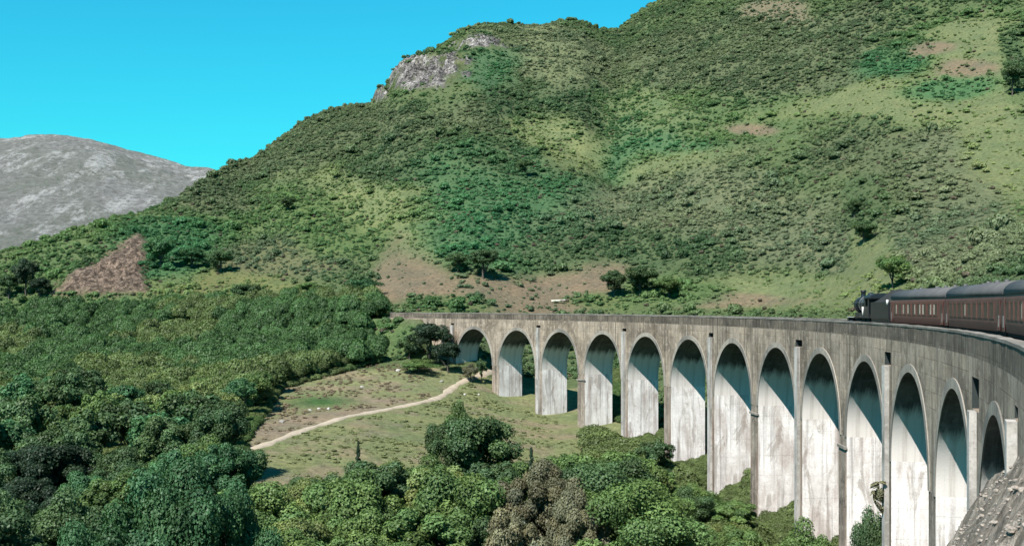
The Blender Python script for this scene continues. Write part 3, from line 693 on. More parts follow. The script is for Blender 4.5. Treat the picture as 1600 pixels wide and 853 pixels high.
# white tail-lamp like lights and passengers leaning out
def locomotive():
    # local +x runs backwards (towards the coaches); front at x = 0
    c = empty('steam_locomotive'); tag(c, 'black steam locomotive with tender leading the maroon coaches', 'steam locomotive')
    b = MB(); b.cyl((1.35, 0, 2.55), (6.6, 0, 2.6), .74, .80, 24); b.build('boiler', M_BLACK, c)
    b = MB(); b.cyl((.35, 0, 2.5), (1.36, 0, 2.5), .80, .80, 24); b.cyl((.27, 0, 2.5), (.35, 0, 2.5), .60, .70, 24); sb = b.build('smokebox', M_BLACK, c)
    b = MB()
    for x in (2.4, 3.4, 4.6, 5.8): b.cyl((x, 0, 2.56), (x+.07, 0, 2.56), .81, .815, 24)
    b.build('boiler_band', M_STEEL, c)
    for y in (-.86, .86): b = MB(); b.cyl((.5, y, 2.75), (6.5, y, 2.8), .025, .025, 6); b.build('boiler_handrail', M_STEEL, c)
    b = MB(); b.cyl((5.7, .1, 3.3), (5.7, .1, 3.62), .12, .09, 10); b.build('safety_valve', simple_mat('brass', (.5, .35, .12), .3, .9), c)
    b = MB(); b.cyl((.22, 0, 2.5), (.27, 0, 2.5), .07, .07, 8); b.build('door_handle', M_STEEL, sb)
    b = MB()
    rr = [(3.1, .33), (3.3, .25), (3.75, .23), (3.86, .30), (3.95, .27)]
    b.tube([[(.9+r*math.cos(2*math.pi*k/16), r*math.sin(2*math.pi*k/16), z) for k in range(16)] for z, r in rr]); b.build('chimney', M_BLACK, c)
    b = MB(); rr = [(3.2, .42), (3.45, .38), (3.62, .28), (3.7, .1)]
    b.tube([[(3.9+r*math.cos(2*math.pi*k/16), r*math.sin(2*math.pi*k/16), z) for k in range(16)] for z, r in rr]); b.build('dome', M_BLACK, c)
    b = MB(); b.box(-.2, 8.6, -1.3, -.72, 1.32, 1.42); b.box(-.2, 8.6, .72, 1.3, 1.32, 1.42); b.box(-.35, .25, -1.25, 1.25, .95, 1.32); b.box(.2, 8.4, -.6, .6, .85, 1.8); b.build('running_board', M_BLACK, c)
    b = MB(); b.box(-.2, 2.6, -1.315, -1.302, 1.34, 1.40); b.build('footplate_edge', M_WHITE, c)
    b = MB(); b.box(-.42, -.36, -1.2, 1.2, .95, 1.35); b.build('buffer_beam', simple_mat('red beam', (.25, .03, .02), .5), c)
    for y in (-.85, .85):
        b = MB(); b.cyl((-.42, y, 1.1), (-.85, y, 1.1), .12, .12, 12); b.cyl((-.85, y, 1.1), (-.92, y, 1.1), .25, .25, 16); b.build('buffer', M_BLACK, c)
        b = MB(); b.cyl((.6, y*1.2, .85), (1.7, y*1.2, .85), .3, .3, 16); b.build('cylinder', M_BLACK, c)
        for x in (3.0, 4.75, 6.5):
            q = MB(); q.cyl((x, y-.07, .78), (x, y+.07, .78), .78, .78, 24); q.build('driving_wheel', M_UNDER, c)
        q = MB(); q.box(3.0, 6.5, y*1.15-.03, y*1.15+.03, .62, .74); q.build('coupling_rod', M_STEEL, c)
        q = MB(); q.cyl((1.2, y-.06, .42), (1.2, y+.06, .42), .42, .42, 18); q.build('leading_wheel', M_UNDER, c)
    # cab
    b = MB(); b.box(6.6, 6.66, -1.28, 1.28, 1.42, 3.1); b.box(6.66, 8.3, -1.30, -1.24, 1.42, 2.4); b.box(6.66, 8.3, 1.24, 1.30, 1.42, 2.4)
    b.box(6.66, 6.95, -1.30, -1.24, 2.4, 3.1); b.box(6.66, 6.95, 1.24, 1.30, 2.4, 3.1); b.box(7.9, 8.3, -1.3, -1.24, 2.4, 3.1); b.box(7.9, 8.3, 1.24, 1.3, 2.4, 3.1)
    cab = b.build('cab', M_BLACK, c)
    b = MB(); n = 10; rp = [(-1.36*math.cos(math.pi*k/n), 3.08+.5*math.sin(math.pi*k/n)) for k in range(n+1)]
    b.tube([[(x, y, z) for y, z in rp] for x in (6.5, 8.6)]); b.build('cab_roof', M_BLACK, cab)
    # tender
    b = MB(); b.box(8.9, 15.0, -1.28, 1.28, 1.3, 2.75); b.box(8.9, 15.0, -1.2, 1.2, .8, 1.3); td = b.build('tender', M_BLACK, c)
    b = MB()
    nx, ny = 16, 8
    P = [[(9.1+5.2*i/nx, -1.1+2.2*j/ny, 2.76+1.0*(i/nx)*math.sin(math.pi*j/ny)*(i < nx)+.4*math.sin(math.pi*i/nx)**.6*math.sin(math.pi*j/ny)**.6*(1+random.uniform(-.25, .25))) for j in range(ny+1)] for i in range(nx+1)]
    for i in range(nx):
        for j in range(ny): b.face([P[i][j], P[i+1][j], P[i+1][j+1], P[i][j+1]])
    b.build('coal', M_UNDER, td)
    for x in (10.1, 12.0, 13.9):
        for y in (-.8, .8): q = MB(); q.cyl((x, y-.06, .52), (x, y+.06, .52), .52, .52, 18); q.build('wheel', M_UNDER, td)
    b = MB(); b.box(8.3, 8.9, -.9, .9, 1.2, 1.42); b.build('fall_plate', M_BLACK, c)
    b = MB(); b.cyl((6.2, -1.33, 1.45), (6.2, -1.33, 2.35), .05, .09, 8); b.build('handrail', M_WHITE, c)
    b = MB(); b.cyl((14.75, -1.31, 2.5), (14.75, -1.31, 2.95), .10, .10, 10); b.build('lamp', M_WHITE, c)
    return c
loco = locomotive(); aL = A0c-10.0-15.45
t0 = th(aL+7.5); x, y, z = W(aL+7.5, RT, RAIL); d = Vector((math.sin(t0), -math.cos(t0), 0))
loco.location = Vector((x, y, z))-d*7.5; loco.rotation_euler = (0, 0, t0-math.pi/2)

# ------------------------------------------------------------------ vegetation
def leaf_mat(name, col=None, objrand=True, inst=False, trans=0.22):
    m, n, out = new_mat(name); t = NT(n)
    if inst: c = t.add('ShaderNodeAttribute', attribute_name='tint', attribute_type='INSTANCER').outputs['Color']
    else:
        oi = t.add('ShaderNodeObjectInfo')
        c = t.mix(oi.outputs['Random'], tuple(x*.78 for x in col), tuple(x*1.25 for x in col))
    at = t.add('ShaderNodeAttribute', attribute_name='shade').outputs['Color']
    c = t.mix(1.0, c, at, 'MULTIPLY')
    d = t.add('ShaderNodeBsdfDiffuse'); t.l(c, d.inputs[0])
    tr = t.add('ShaderNodeBsdfTranslucent'); t.l(t.mix(1.0, c, (1.1, 1.25, .6), 'MULTIPLY'), tr.inputs[0])
    gl = t.add('ShaderNodeBsdfGlossy'); gl.inputs['Roughness'].default_value = .5; gl.inputs[0].default_value = (.6, .6, .6, 1)
    ms = t.add('ShaderNodeMixShader'); ms.inputs[0].default_value = trans; t.l(d.outputs[0], ms.inputs[1]); t.l(tr.outputs[0], ms.inputs[2])
    m2 = t.add('ShaderNodeMixShader'); m2.inputs[0].default_value = .015; t.l(ms.outputs[0], m2.inputs[1]); t.l(gl.outputs[0], m2.inputs[2])
    t.l(m2.outputs[0], out.inputs[0]); return m

def leaf_mesh(name, C, Nn, size, mat, shade, rs):
    """quads at centres C facing Nn; leaf colour varies clump by clump (real leaf colour, not shade)"""
    n = len(C)
    up = rs.normal(size=(n, 3)); T_ = np.cross(Nn, up); T_ /= np.linalg.norm(T_, axis=1)[:, None]+1e-9; B = np.cross(Nn, T_)
    s = size*(0.6+0.8*rs.random(n)); a = (0.7+0.6*rs.random(n))
    P = np.stack([C+T_*(s*a)[:, None]*.5+B*0, C+B*(s/a)[:, None]*.5, C-T_*(s*a)[:, None]*.5, C-B*(s/a)[:, None]*.5], 1)
    P[:, 1] += Nn*(s*.15)[:, None]; P[:, 3] += Nn*(s*.15)[:, None]
    me = bpy.data.meshes.new(name); me.vertices.add(n*4); me.vertices.foreach_set('co', P.reshape(-1).astype(np.float32))
    me.loops.add(n*4); me.loops.foreach_set('vertex_index', np.arange(n*4, dtype=np.int32))
    me.polygons.add(n); me.polygons.foreach_set('loop_start', (np.arange(n)*4).astype(np.int32)); me.update(calc_edges=True)
    at = me.attributes.new('shade', 'FLOAT_COLOR', 'POINT'); c = np.repeat(shade, 4, 0); at.data.foreach_set('color', np.concatenate([c, np.ones((n*4, 1))], 1).ravel().astype(np.float32))
    me.materials.append(mat); return me

def crown_points(rs, h, w, z0, nlobes, nleaf, shape='round', rl=(0.20, 0.34), ragged=0.25):
    """h total height, crown between z0 and h, width w"""
    cz = (z0+h)/2; rz = (h-z0)/2; lobes = []
    for i in range(nlobes):
        d = rs.normal(size=3); d /= np.linalg.norm(d); d[2] = abs(d[2])*1.0 if rs.random() < .72 else d[2]
        q = rs.random()**.33*(0.80+ragged*(rs.random()-.4))
        if shape == 'cone':
            f = rs.random()**.8; ang = rs.random()*6.28; rad = (w/2)*(1-f)*(.45+.5*rs.random()); c = np.array([math.cos(ang)*rad, math.sin(ang)*rad, z0+(h-z0)*f]); r = w*.5*(0.12+0.22*(1-f))
        else:
            c = np.array([d[0]*q*w/2, d[1]*q*w/2, cz+d[2]*q*rz]); r = (w/2)*rs.uniform(*rl)
        lobes.append((c, r))
    A_ = np.array([r*r for _, r in lobes]); cnt = (A_/A_.sum()*nleaf).astype(int)+1
    C = []; N_ = []; S = []
    for (c, r), k in zip(lobes, cnt):
        d = rs.normal(size=(k, 3)); d[:, 2] = d[:, 2]+.25; d /= np.linalg.norm(d, axis=1)[:, None]
        rr = r*(0.60+0.52*rs.random(k)); p = c+d*rr[:, None]*np.array([1, 1, .8])
        nn = d+rs.normal(size=(k, 3))*.45+np.array([0, 0, .3]); nn /= np.linalg.norm(nn, axis=1)[:, None]
        C.append(p); N_.append(nn); b = rs.uniform(.72, 1.28); hue = rs.uniform(-.08, .08)
        sh = np.tile([b*(1+hue), b, b*(1-hue)], (k, 1))*(0.8+.4*rs.random((k, 1))); S.append(sh)
    return np.concatenate(C), np.concatenate(N_), np.concatenate(S), lobes

M_BARK = simple_mat('bark', (.10, .085, .07), .95, 0, .3, 4, .5)
def trunk_mb(rs, h, w, z0, lobes, r0):
    b = MB()
    def limb(p0, p1, ra, rb, n=4):
        rings = []; p0 = Vector(p0); p1 = Vector(p1); d = (p1-p0).normalized(); a = d.orthogonal().normalized(); c = d.cross(a)
        for k in range(n+1):
            t = k/n; p = p0.lerp(p1, t)+Vector(rs.normal(size=3))*.06*h/10*(0 < k < n); r = ra*(1-t)+rb*t
            rings.append([p+(a*math.cos(q)+c*math.sin(q))*r for q in [2*math.pi*j/7 for j in range(7)]])
        b.tube(rings)
    top = (rs.normal()*.2, rs.normal()*.2, z0+(h-z0)*.6); limb((0, 0, -1.0), top, r0, r0*.35, 7)
    for c, r in lobes[:9]:
        zz = z0*.6+rs.random()*(h-z0)*.35; limb((0, 0, zz), tuple(c), r0*.38, r0*.08)
    return b
PAL = {'dark green': (.072, .124, .052), 'mid green': (.110, .178, .058), 'yellowish green': (.170, .215, .075), 'bluish green': (.062, .145, .062), 'grey brown': (.165, .165, .100), 'very dark': (.034, .060, .034)}
LM = {k: leaf_mat('leaves '+k, tuple(x*ALB*1.15 for x in v)) for k, v in PAL.items()}
PROTO = {}
def proto(kind, variant, detail):
    key = (kind, variant, detail)
    if key in PROTO: return PROTO[key]
    rs = np.random.default_rng(hash(key[1:]) % 1000+len(kind)*31+variant*7)
    H = 10.0
    rs = np.random.default_rng(1000+variant*37+detail*5+{'round': 0, 'cone': 300, 'loose': 600, 'low': 900}[kind])
    nl = {3: 60000, 2: 26000, 1: 9000, 0: 3000}[detail]; ls = {3: .125, 2: .19, 1: .30, 0: .5}[detail]
    if kind == 'round': w, z0, lo, sh = 8.6, 1.6, 46, 'round'
    elif kind == 'low': w, z0, lo, sh = 11.0, .3, 40, 'round'
    elif kind == 'loose': w, z0, lo, sh = 8.8, 1.4, 58, 'round'
    else: w, z0, lo, sh = 3.6, .8, 60, 'cone'
    C, N_, S, lobes = crown_points(rs, H-.6, w*.92, z0+.4, lo, nl, sh, (.13, .22) if kind == 'loose' else (.19, .32))
    crown = leaf_mesh('crown', C, N_, ls, LM['mid green'], S, np.random.default_rng(variant))
    tm = trunk_mb(rs, H, w, z0, lobes, .26).mesh('trunk', M_BARK)
    PROTO[key] = (crown, tm); return PROTO[key]
TREES = []
def tree(kind, colour, X, Y, h, wscale, label, group=None, name='broadleaf_tree', variant=None, detail=None, z=None):
    detail = (3 if Y < 100 else 2 if Y < 150 else 1) if detail is None else detail
    detail = 3 if (Y < 95 or h > 14) and detail == 2 else detail
    variant = random.randrange(4) if variant is None else variant
    cm, tm = proto(kind, variant, detail)
    z = float(ground_z(X, Y)) if z is None else z
    o = empty(name, (X, Y, z-.1), random.uniform(0, 6.28)); s = h/10.0; o.scale = (s*wscale, s*wscale, s)
    tag(o, label, 'tree' if name != 'shrub' else 'shrub', group)
    for nm, me in (('crown', cm), ('trunk', tm)):
        p = bpy.data.objects.new(nm, me); COL.objects.link(p); p.parent = o
        if nm == 'crown': p.material_slots[0].link = 'OBJECT'; p.material_slots[0].material = LM[colour]
    TREES.append((X, Y)); return o

def top_z(v, Y): return CAMZ-(v-Y0)/F*Y
def tree_at(u, Y, vtop, kind, colour, label, wpx=None, zbase=None, **k):
    X = (u-800)/F*Y; z = float(ground_z(X, Y)) if zbase is None else zbase; h = max(top_z(vtop, Y)-z, 2.0)
    ws = 1.0
    if wpx: base = {'round': 8.6, 'cone': 3.6, 'loose': 8.8, 'low': 11.0}[kind]; ws = (wpx/F*Y)/(base*h/10)
    return tree(kind, colour, X, Y, h*1.02, ws, label, z=z, **k)

# --- trees that can be pointed at
tree_at(745, 142, 640, 'round', 'dark green', 'big dark rounded tree standing in the field in front of the second arch', 150, variant=1, detail=2)
tree_at(700, 146, 652, 'round', 'dark green', 'dark tree leaning against the left side of the big rounded tree in the field', 85, variant=2, detail=2)
tree_at(560, 136, 684, 'cone', 'very dark', 'slim dark conifer with a pointed top rising above the bushes below the field', 26, name='conifer_tree', variant=0, detail=2)
tree_at(715, 166, 622, 'low', 'mid green', 'bright green bush just below the bend of the gravel path', 60, name='shrub', variant=0, detail=1)
tree_at(672, 258, 499, 'round', 'very dark', 'dark dense tree in front of the far abutment wall of the viaduct', 78, variant=3, detail=1)
tree_at(700, 252, 530, 'round', 'very dark', 'dark bushy tree close to the left side of the first arch', 48, variant=2, detail=1)
tree_at(640, 262, 520, 'round', 'dark green', 'dark tree on the left flank of the group by the far abutment', 45, variant=1, detail=1)
tree_at(655, 250, 560, 'low', 'mid green', 'light green bush spreading at the foot of the dark trees by the far abutment', 70, name='shrub', variant=1, detail=1)
tree_at(752, 250, 556, 'loose', 'dark green', 'small bush growing inside the first arch', 22, name='shrub', variant=1, detail=1)
tree_at(735, 249, 566, 'low', 'grey brown', 'low greyish bush at the foot of the first arch', 34, name='shrub', variant=2, detail=1)
tree_at(843, 112, 694, 'loose', 'grey brown', 'bare looking grey brown tree with a broad open crown in the centre foreground', 170, variant=0, detail=2)
tree_at(905, 104, 738, 'loose', 'grey brown', 'grey brown tree with dry twigs right of the broad brown one', 130, variant=2, detail=2)
tree_at(800, 98, 778, 'loose', 'grey brown', 'grey brown tree low in the centre foreground in front of the broad one', 120, variant=3, detail=2)
tree_at(830, 124, 690, 'cone', 'very dark', 'narrow dark evergreen poking out behind the brown trees', 30, name='conifer_tree', variant=1, detail=2)
tree_at(1025, 168, 676, 'loose', 'dark green', 'dark rounded bush against the foot of the pier right of the fifth arch', 66, name='shrub', variant=1, detail=1)
tree_at(1150, 138, 776, 'loose', 'mid green', 'leafy bush with grey twigs in front of the pier of the seventh arch', 95, name='shrub', variant=2, detail=2)
tree_at(1262, 108, 806, 'round', 'mid green', 'bright green tree top at the foot of the pier of the ninth arch', 105, variant=3, detail=2)
tree_at(1364, 98, 786, 'low', 'dark green', 'dark green bushy tree growing inside the tenth arch against its white pier', 92, variant=1, detail=2)
def creeper():
    rs = np.random.default_rng(12); C, N_, S, lb = crown_points(rs, 4.2, 1.5, .2, 46, 5200, 'cone', (.2, .3)); C[:, 2] = 4.2-C[:, 2]*(.7+.3*np.sin(C[:, 0]*5)); C[:, 0] += .35*np.sin(C[:, 2]*1.7)
    me = leaf_mesh('creeper', C, N_, .12, LM['grey brown'], S, rs); o = bpy.data.objects.new('creeper', me); COL.objects.link(o); x, y, _ = W(pil_at[5], -.55, 0); o.location = (x, y, -16.6)
    tag(o, 'dry brown creeper hanging on the pilaster between the tenth and eleventh arches', 'creeper')
creeper()
tree_at(255, 84, 700, 'round', 'bluish green', 'large deep green tree filling the lower left foreground', 230, variant=0, detail=2)
tree_at(370, 88, 728, 'round', 'bluish green', 'deep green tree with rounded crown at the right edge of the large lower left tree', 150, variant=2, detail=2)
tree_at(140, 80, 790, 'round', 'bluish green', 'deep green tree at the bottom edge left of the large one', 160, variant=3, detail=2)
tree_at(40, hit(40, 462, 200, 600).y, 398, 'round', 'very dark', 'tall dark tree standing up on the left skyline', 46, variant=1, detail=1)
tree_at(14, hit(14, 470, 200, 600).y, 424, 'round', 'dark green', 'dark tree beside the tall one at the left edge of the photo', 44, variant=2, detail=1)
tree_at(62, hit(62, 470, 200, 600).y, 430, 'round', 'very dark', 'dark tree between the tall one and the bare brown slope', 36, variant=3, detail=1)
HT = [(568, 470, 432, 66, 'bluish green', 'round blue green tree at the left end of the brown slope'), (385, 480, 440, 62, 'dark green', 'dark round tree on the slope right of the bare brown scar'),
      (250, 420, 368, 60, 'bluish green', 'green tree just right of the top of the brown scar'), (345, 425, 388, 50, 'dark green', 'dark tree right of the green clump by the scar'), (300, 418, 384, 56, 'bluish green', 'green tree in the middle of the clump right of the scar'),
      (755, 436, 385, 60, 'dark green', 'dark green tree reaching down into the brown slope above the viaduct'), (715, 425, 392, 44, 'dark green', 'dark tree on the left of the one reaching into the brown slope'),
      (820, 275, 246, 30, 'very dark', 'lone dark tree high on the middle of the hillside'), (1045, 466, 430, 50, 'mid green', 'green tree standing above the viaduct parapet'),
      (1350, 382, 340, 44, 'very dark', 'dark tree at the edge of the grey scrub on the hillside'), (1335, 340, 308, 30, 'dark green', 'smaller dark tree above the one at the edge of the grey scrub'),
      (1582, 150, 90, 40, 'dark green', 'dark tree near the top right corner of the photo'), (1395, 452, 395, 60, 'mid green', 'leafy tree rising behind the front of the first coach'),
      (480, 470, 438, 40, 'mid green', 'mid green tree on the lower slope between the two round trees'), (960, 465, 418, 48, 'dark green', 'dark tree at the foot of the scrub above the viaduct'),
      (1000, 462, 410, 60, 'dark green', 'broad dark tree at the foot of the scrub above the viaduct'), (450, 330, 305, 28, 'dark green', 'small dark tree on the slope of the left shoulder')]
for (u, vb, vt, w, colr, lb) in HT:
    detail_col = {'very dark': 'dark green', 'dark green': 'dark green'}.get(colr, colr)
    p = hit(u, vb, 250 if u < 1200 else 130, 1200); tree_at(u, p.y, vt, 'round', detail_col, lb, w, variant=random.randrange(4), detail=1 if p.y < 500 else 0)
# --- foreground wood below the field; tops follow the canopy line
linexs = [380, 430, 470, 520, 560, 600, 640, 680, 760, 820, 860, 920, 960, 1010, 1060, 1100, 1130, 1200]
lineys = [735, 760, 742, 728, 716, 700, 705, 700, 705, 720, 700, 692, 690, 705, 728, 760, 795, 820]
COLS = {'A': ['mid green', 'mid green', 'yellowish green', 'bluish green'], }
def scatter_trees(cands, spacing, fn):
    pts = []
    for X, Y in cands:
        sp = spacing(X, Y)
        if all((X-a)**2+(Y-b)**2 > sp*sp for a, b in TREES) : fn(X, Y)
def fore(X, Y):
    u = 800+F*X/Y; line = np.interp(u, linexs, lineys)
    z = float(ground_z(X, Y)); h = random.uniform(8.5, 12.5) if u < 900 else random.uniform(4.5, 8)
    h = min(h, top_z(line+random.uniform(0, 16), Y)-z)
    if Y > 104 and u < 1000 and random.random() < .6: h = min(max(top_z(line+random.uniform(-6, 14), Y)-z, h), 15.5)
    if h < 2.6: return
    col = random.choice(['mid green', 'mid green', 'dark green', 'yellowish green', 'mid green'])
    where = 'left of the big rounded tree' if u < 640 else ('below the big rounded tree' if u < 800 else 'below the middle piers')
    tree('round' if random.random() < .7 else 'loose', col, X, Y, h, random.uniform(.9, 1.15)*(1.25 if u > 900 else 1), f'{col} leafy tree in the foreground, {where}', 'trees of the foreground wood', z=z)
cand = []
for _ in range(5000):
    Y = math.sqrt(random.uniform(72**2, 165**2)); u = random.uniform(385, 1205); X = (u-800)/F*Y
    if Y > np.interp(u, [385, 480, 640, 800, 900, 1000, 1100, 1200], [122, 132, 138, 142, 160, 165, 150, 118]): continue
    a, rho = arc_of(X, Y)
    if rho > -4: continue
    cand.append((X, Y))
scatter_trees(cand, lambda X, Y: 5.6 if 800+F*X/Y < 900 else 4.6, fore)
def wood(X, Y):
    u = 800+F*X/Y; h = random.uniform(7, 9)+random.random()**2*6; z = float(ground_z(X, Y))
    if Y > 215: h *= .72
    v = Y0-F*(z+h-CAMZ)/Y
    if u > 385: h = min(h, top_z(max(600, 0), Y)-z) if v < 560 else h
    dk = fbm(np.array([X/28.]), np.array([Y/40.]), 3, 5)[0]
    if u < 120 and Y < 150: col = random.choice(['very dark', 'dark green', 'dark green'])
    elif dk > .18: col = random.choice(['dark green', 'bluish green', 'dark green'])
    elif dk < -.2: col = random.choice(['yellowish green', 'mid green'])
    else: col = random.choice(['mid green', 'mid green', 'bluish green', 'dark green'])
    where = 'near the left edge' if u < 130 else ('in mid valley' if u < 290 else 'facing the field')
    dist = 'close by' if Y < 130 else ('half way up' if Y < 185 else 'at the far side')
    tree(random.choice(['round', 'round', 'loose']), col, X, Y, h, random.uniform(.85, 1.1), f'{col} tree of the dense left wood, {dist} {where}', 'trees of the dense wood on the left', z=z)
cand = []
for _ in range(9000):
    Y = math.sqrt(random.uniform(78**2, 236**2)); u = random.uniform(-60, 440); X = (u-800)/F*Y
    lim = np.interp(Y, [78, 120, 145, 160, 176, 200, 236], [430, 415, 355, 345, 362, 395, 425])
    if u > lim: continue
    if Y < 95 and 60 < u < 420: continue
    cand.append((X, Y))
scatter_trees(cand, lambda X, Y: 6.0 if Y < 150 else 6.8, wood)
print('TREES', len(TREES))

# --- scrub, heather and bracken as uncountable cover: instanced small bushes
def bush_variant(i, n=110, ls=.42, flat=.8):
    rs = np.random.default_rng(50+i); C = []; N_ = []; S = []
    for k in range(5):
        c = np.array([rs.uniform(-.45, .45), rs.uniform(-.45, .45), rs.uniform(.25, .55)]) if k else np.array([0, 0, .45]); r = rs.uniform(.35, .6)
        m = n//5; d = rs.normal(size=(m, 3)); d[:, 2] = np.abs(d[:, 2])*1.0-.15; d /= np.linalg.norm(d, axis=1)[:, None]
        C.append(c+d*r*(.75+.35*rs.random((m, 1)))*np.array([1, 1, flat])); nn = d+rs.normal(size=(m, 3))*.4; N_.append(nn/np.linalg.norm(nn, axis=1)[:, None])
        S.append(np.tile([1, 1, 1], (m, 1))*rs.uniform(.8, 1.2)*(0.85+.3*rs.random((m, 1))))
    me = leaf_mesh('bush', np.concatenate(C), np.concatenate(N_), ls, M_SCRUB, np.concatenate(S), rs)
    return bpy.data.objects.new('bush', me)
M_SCRUB = leaf_mat('scrub leaves', inst=True, trans=.3)
bcol = bpy.data.collections.new('bush_shapes')
for i in range(5): bcol.objects.link(bush_variant(i))
tcol = bpy.data.collections.new('thicket_shapes')
for i in range(5): tcol.objects.link(bush_variant(20+i, 520, .22, .9))
ccol = bpy.data.collections.new('canopy_shapes')
for i in range(5): ccol.objects.link(bush_variant(40+i, 2600, .095, .95))
def gn_scatter(name, P, sc, rot, tintc, label_kind='stuff', collection=None):
    me = bpy.data.meshes.new(name); me.vertices.add(len(P)); me.vertices.foreach_set('co', P.astype(np.float32).ravel())
    a = me.attributes.new('sc', 'FLOAT_VECTOR', 'POINT'); a.data.foreach_set('vector', sc.astype(np.float32).ravel())
    a = me.attributes.new('rot', 'FLOAT', 'POINT'); a.data.foreach_set('value', rot.astype(np.float32))
    a = me.attributes.new('tint', 'FLOAT_COLOR', 'POINT'); a.data.foreach_set('color', np.concatenate([tintc, np.ones((len(P), 1))], 1).astype(np.float32).ravel())
    a = me.attributes.new('pick', 'INT', 'POINT'); a.data.foreach_set('value', rng.integers(0, 5, len(P)).astype(np.int32))
    o = bpy.data.objects.new(name, me); COL.objects.link(o)
    ng = bpy.data.node_groups.new(name, 'GeometryNodeTree'); ng.interface.new_socket('Geometry', in_out='INPUT', socket_type='NodeSocketGeometry'); ng.interface.new_socket('Geometry', in_out='OUTPUT', socket_type='NodeSocketGeometry')
    N = ng.nodes; gi = N.new('NodeGroupInput'); go = N.new('NodeGroupOutput'); ip = N.new('GeometryNodeInstanceOnPoints'); ci = N.new('GeometryNodeCollectionInfo')
    ci.inputs['Collection'].default_value = collection or bcol; ci.inputs['Separate Children'].default_value = True; ip.inputs['Pick Instance'].default_value = True
    def attr(nm, ty):
        q = N.new('GeometryNodeInputNamedAttribute'); q.data_type = ty; q.inputs['Name'].default_value = nm
        return [s for s in q.outputs if s.enabled][0]
    cx = N.new('ShaderNodeCombineXYZ'); L = ng.links.new
    L(attr('rot', 'FLOAT'), cx.inputs['Z']); L(gi.outputs[0], ip.inputs['Points']); L(ci.outputs[0], ip.inputs['Instance']); L(attr('pick', 'INT'), ip.inputs['Instance Index'])
    e2r = N.new('FunctionNodeEulerToRotation'); L(cx.outputs[0], e2r.inputs[0]); L(e2r.outputs[0], ip.inputs['Rotation']); L(attr('sc', 'FLOAT_VECTOR'), ip.inputs['Scale'])
    L(ip.outputs[0], go.inputs[0])
    md = o.modifiers.new('scatter', 'NODES'); md.node_group = ng; return o
def visible_slope_points(n, ulo, uhi, ylo, yhi, seed):
    r = np.random.default_rng(seed); Y = np.sqrt(r.uniform(ylo**2, yhi**2, n)); u = r.uniform(ulo, uhi, n); X = (u-800)/F*Y
    return X, Y, u, r
def scrub():
    X, Y, u, r = visible_slope_points(330000, -60, 1680, 110, 1010, 4)
    D = np.interp(u, [s[0] for s in SKY], [s[2] for s in SKY]); a, rho = arc_of(X, Y); keep = (Y < D+8) & ((Y > 262) | ((rho > 7) & (u > 1000)))
    X, Y, u = X[keep], Y[keep], u[keep]
    Z = ground_z(X, Y); v = Y0-F*(Z-CAMZ)/Y
    c, den, tn = cover(X, Y, Z)
    cl = fbm(X/9, Y/9, 3, 201)
    a, rho = arc_of(X, Y)
    prob = den*(0.72+cl*.5)*np.interp(Y, [262, 400, 1000], [1.0, .95, .75])
    keep = (r.random(len(X)) < prob) & (v > -40) & ~((rho > -1.5) & (rho < 7)) & (v < 700)
    X, Y, Z, v, u, tn, cl, den = X[keep], Y[keep], Z[keep], v[keep], u[keep], tn[keep], cl[keep], den[keep]
    n = len(X); s = r.uniform(.5, 1.1, n)*(0.8+.4*np.clip(cl+.5, 0, 1))*np.interp(den, [0, .4, 1], [.5, .7, 1.0])*np.interp(Y, [120, 262, 600, 900], [.75, .9, 1.1, 1.3])
    s = s*r.choice([.6, .9, 1.2, 1.8, 2.7], n, p=[.44, .34, .155, .055, .010])*np.exp(.35*fbm(X/18, Y/25, 3, 222))
    hh = s*r.uniform(.75, 1.35, n)
    mid = fbm(X/26, Y/40, 4, 333)[:, None]; t = tn*(0.84+.32*r.random((n, 1)))*(1+mid*np.array([.55, .35, .35]))*(1+.22*cl[:, None]*np.array([-1, -.6, -.8]))
    br = (r.random(n) < .05) & (s < 1.1); t = np.where(br[:, None], np.array([.10, .085, .06])*(0.7+.6*r.random((n, 1))), t)
    o = gn_scatter('hillside_scrub', np.stack([X, Y, Z-.12], 1), np.stack([s, s, hh], 1), r.random(n)*6.28, np.clip(t, .005, 1), collection=tcol); tag(o, 'dense scrub and heather covering the whole hillside above the viaduct', 'scrub', kind='stuff')
    print('SCRUB', n)
scrub()
def undergrowth():
    X, Y, u, r = visible_slope_points(90000, -60, 1330, 75, 262, 9)
    Z = ground_z(X, Y); v = Y0-F*(Z-CAMZ)/Y; a, rho = arc_of(X, Y)
    field = (u > np.interp(Y, [100, 140, 170, 200, 236, 262], [430, 380, 385, 410, 440, 600])) & (u < 925) & (Y > np.interp(u, [385, 480, 640, 800, 925], [118, 128, 134, 142, 165]))
    pd = np.min(np.abs(a[:, None]-np.array([-8.75]+piersc+[219.0])[None]), 1); keep = ~field & ~((rho > -1.3) & (rho < 6.3) & ((pd < 2.6) | (a < 62) | (a > 200))) & (Y < 262)
    thin = (Y < 180) & (u < 900); keep &= ~(thin & (r.random(len(X)) < .6)) & ~((rho > 7) & (u > 1000))
    X, Y, Z, u, v, rho = X[keep], Y[keep], Z[keep], u[keep], v[keep], rho[keep]; n = len(X)
    s = r.uniform(.6, 1.5, n)*np.where((u > 880) & (rho < -3) & (r.random(n) < .4), 2.1, 1.0); dk = fbm(X/22, Y/22, 3, 15); s = np.where(rho > 6, s*.8, s)
    t = ALB*np.where(dk[:, None] > 0, np.array([.105, .175, .060]), np.array([.155, .205, .078]))*(0.75+.5*r.random((n, 1)))
    o = gn_scatter('valley_undergrowth', np.stack([X, Y, Z-.1], 1), np.stack([s, s, s*.9], 1), r.random(n)*6.28, t, collection=ccol); tag(o, 'green undergrowth of bushes and bracken on the valley floor', 'undergrowth', kind='stuff')
    print('UNDER', n)
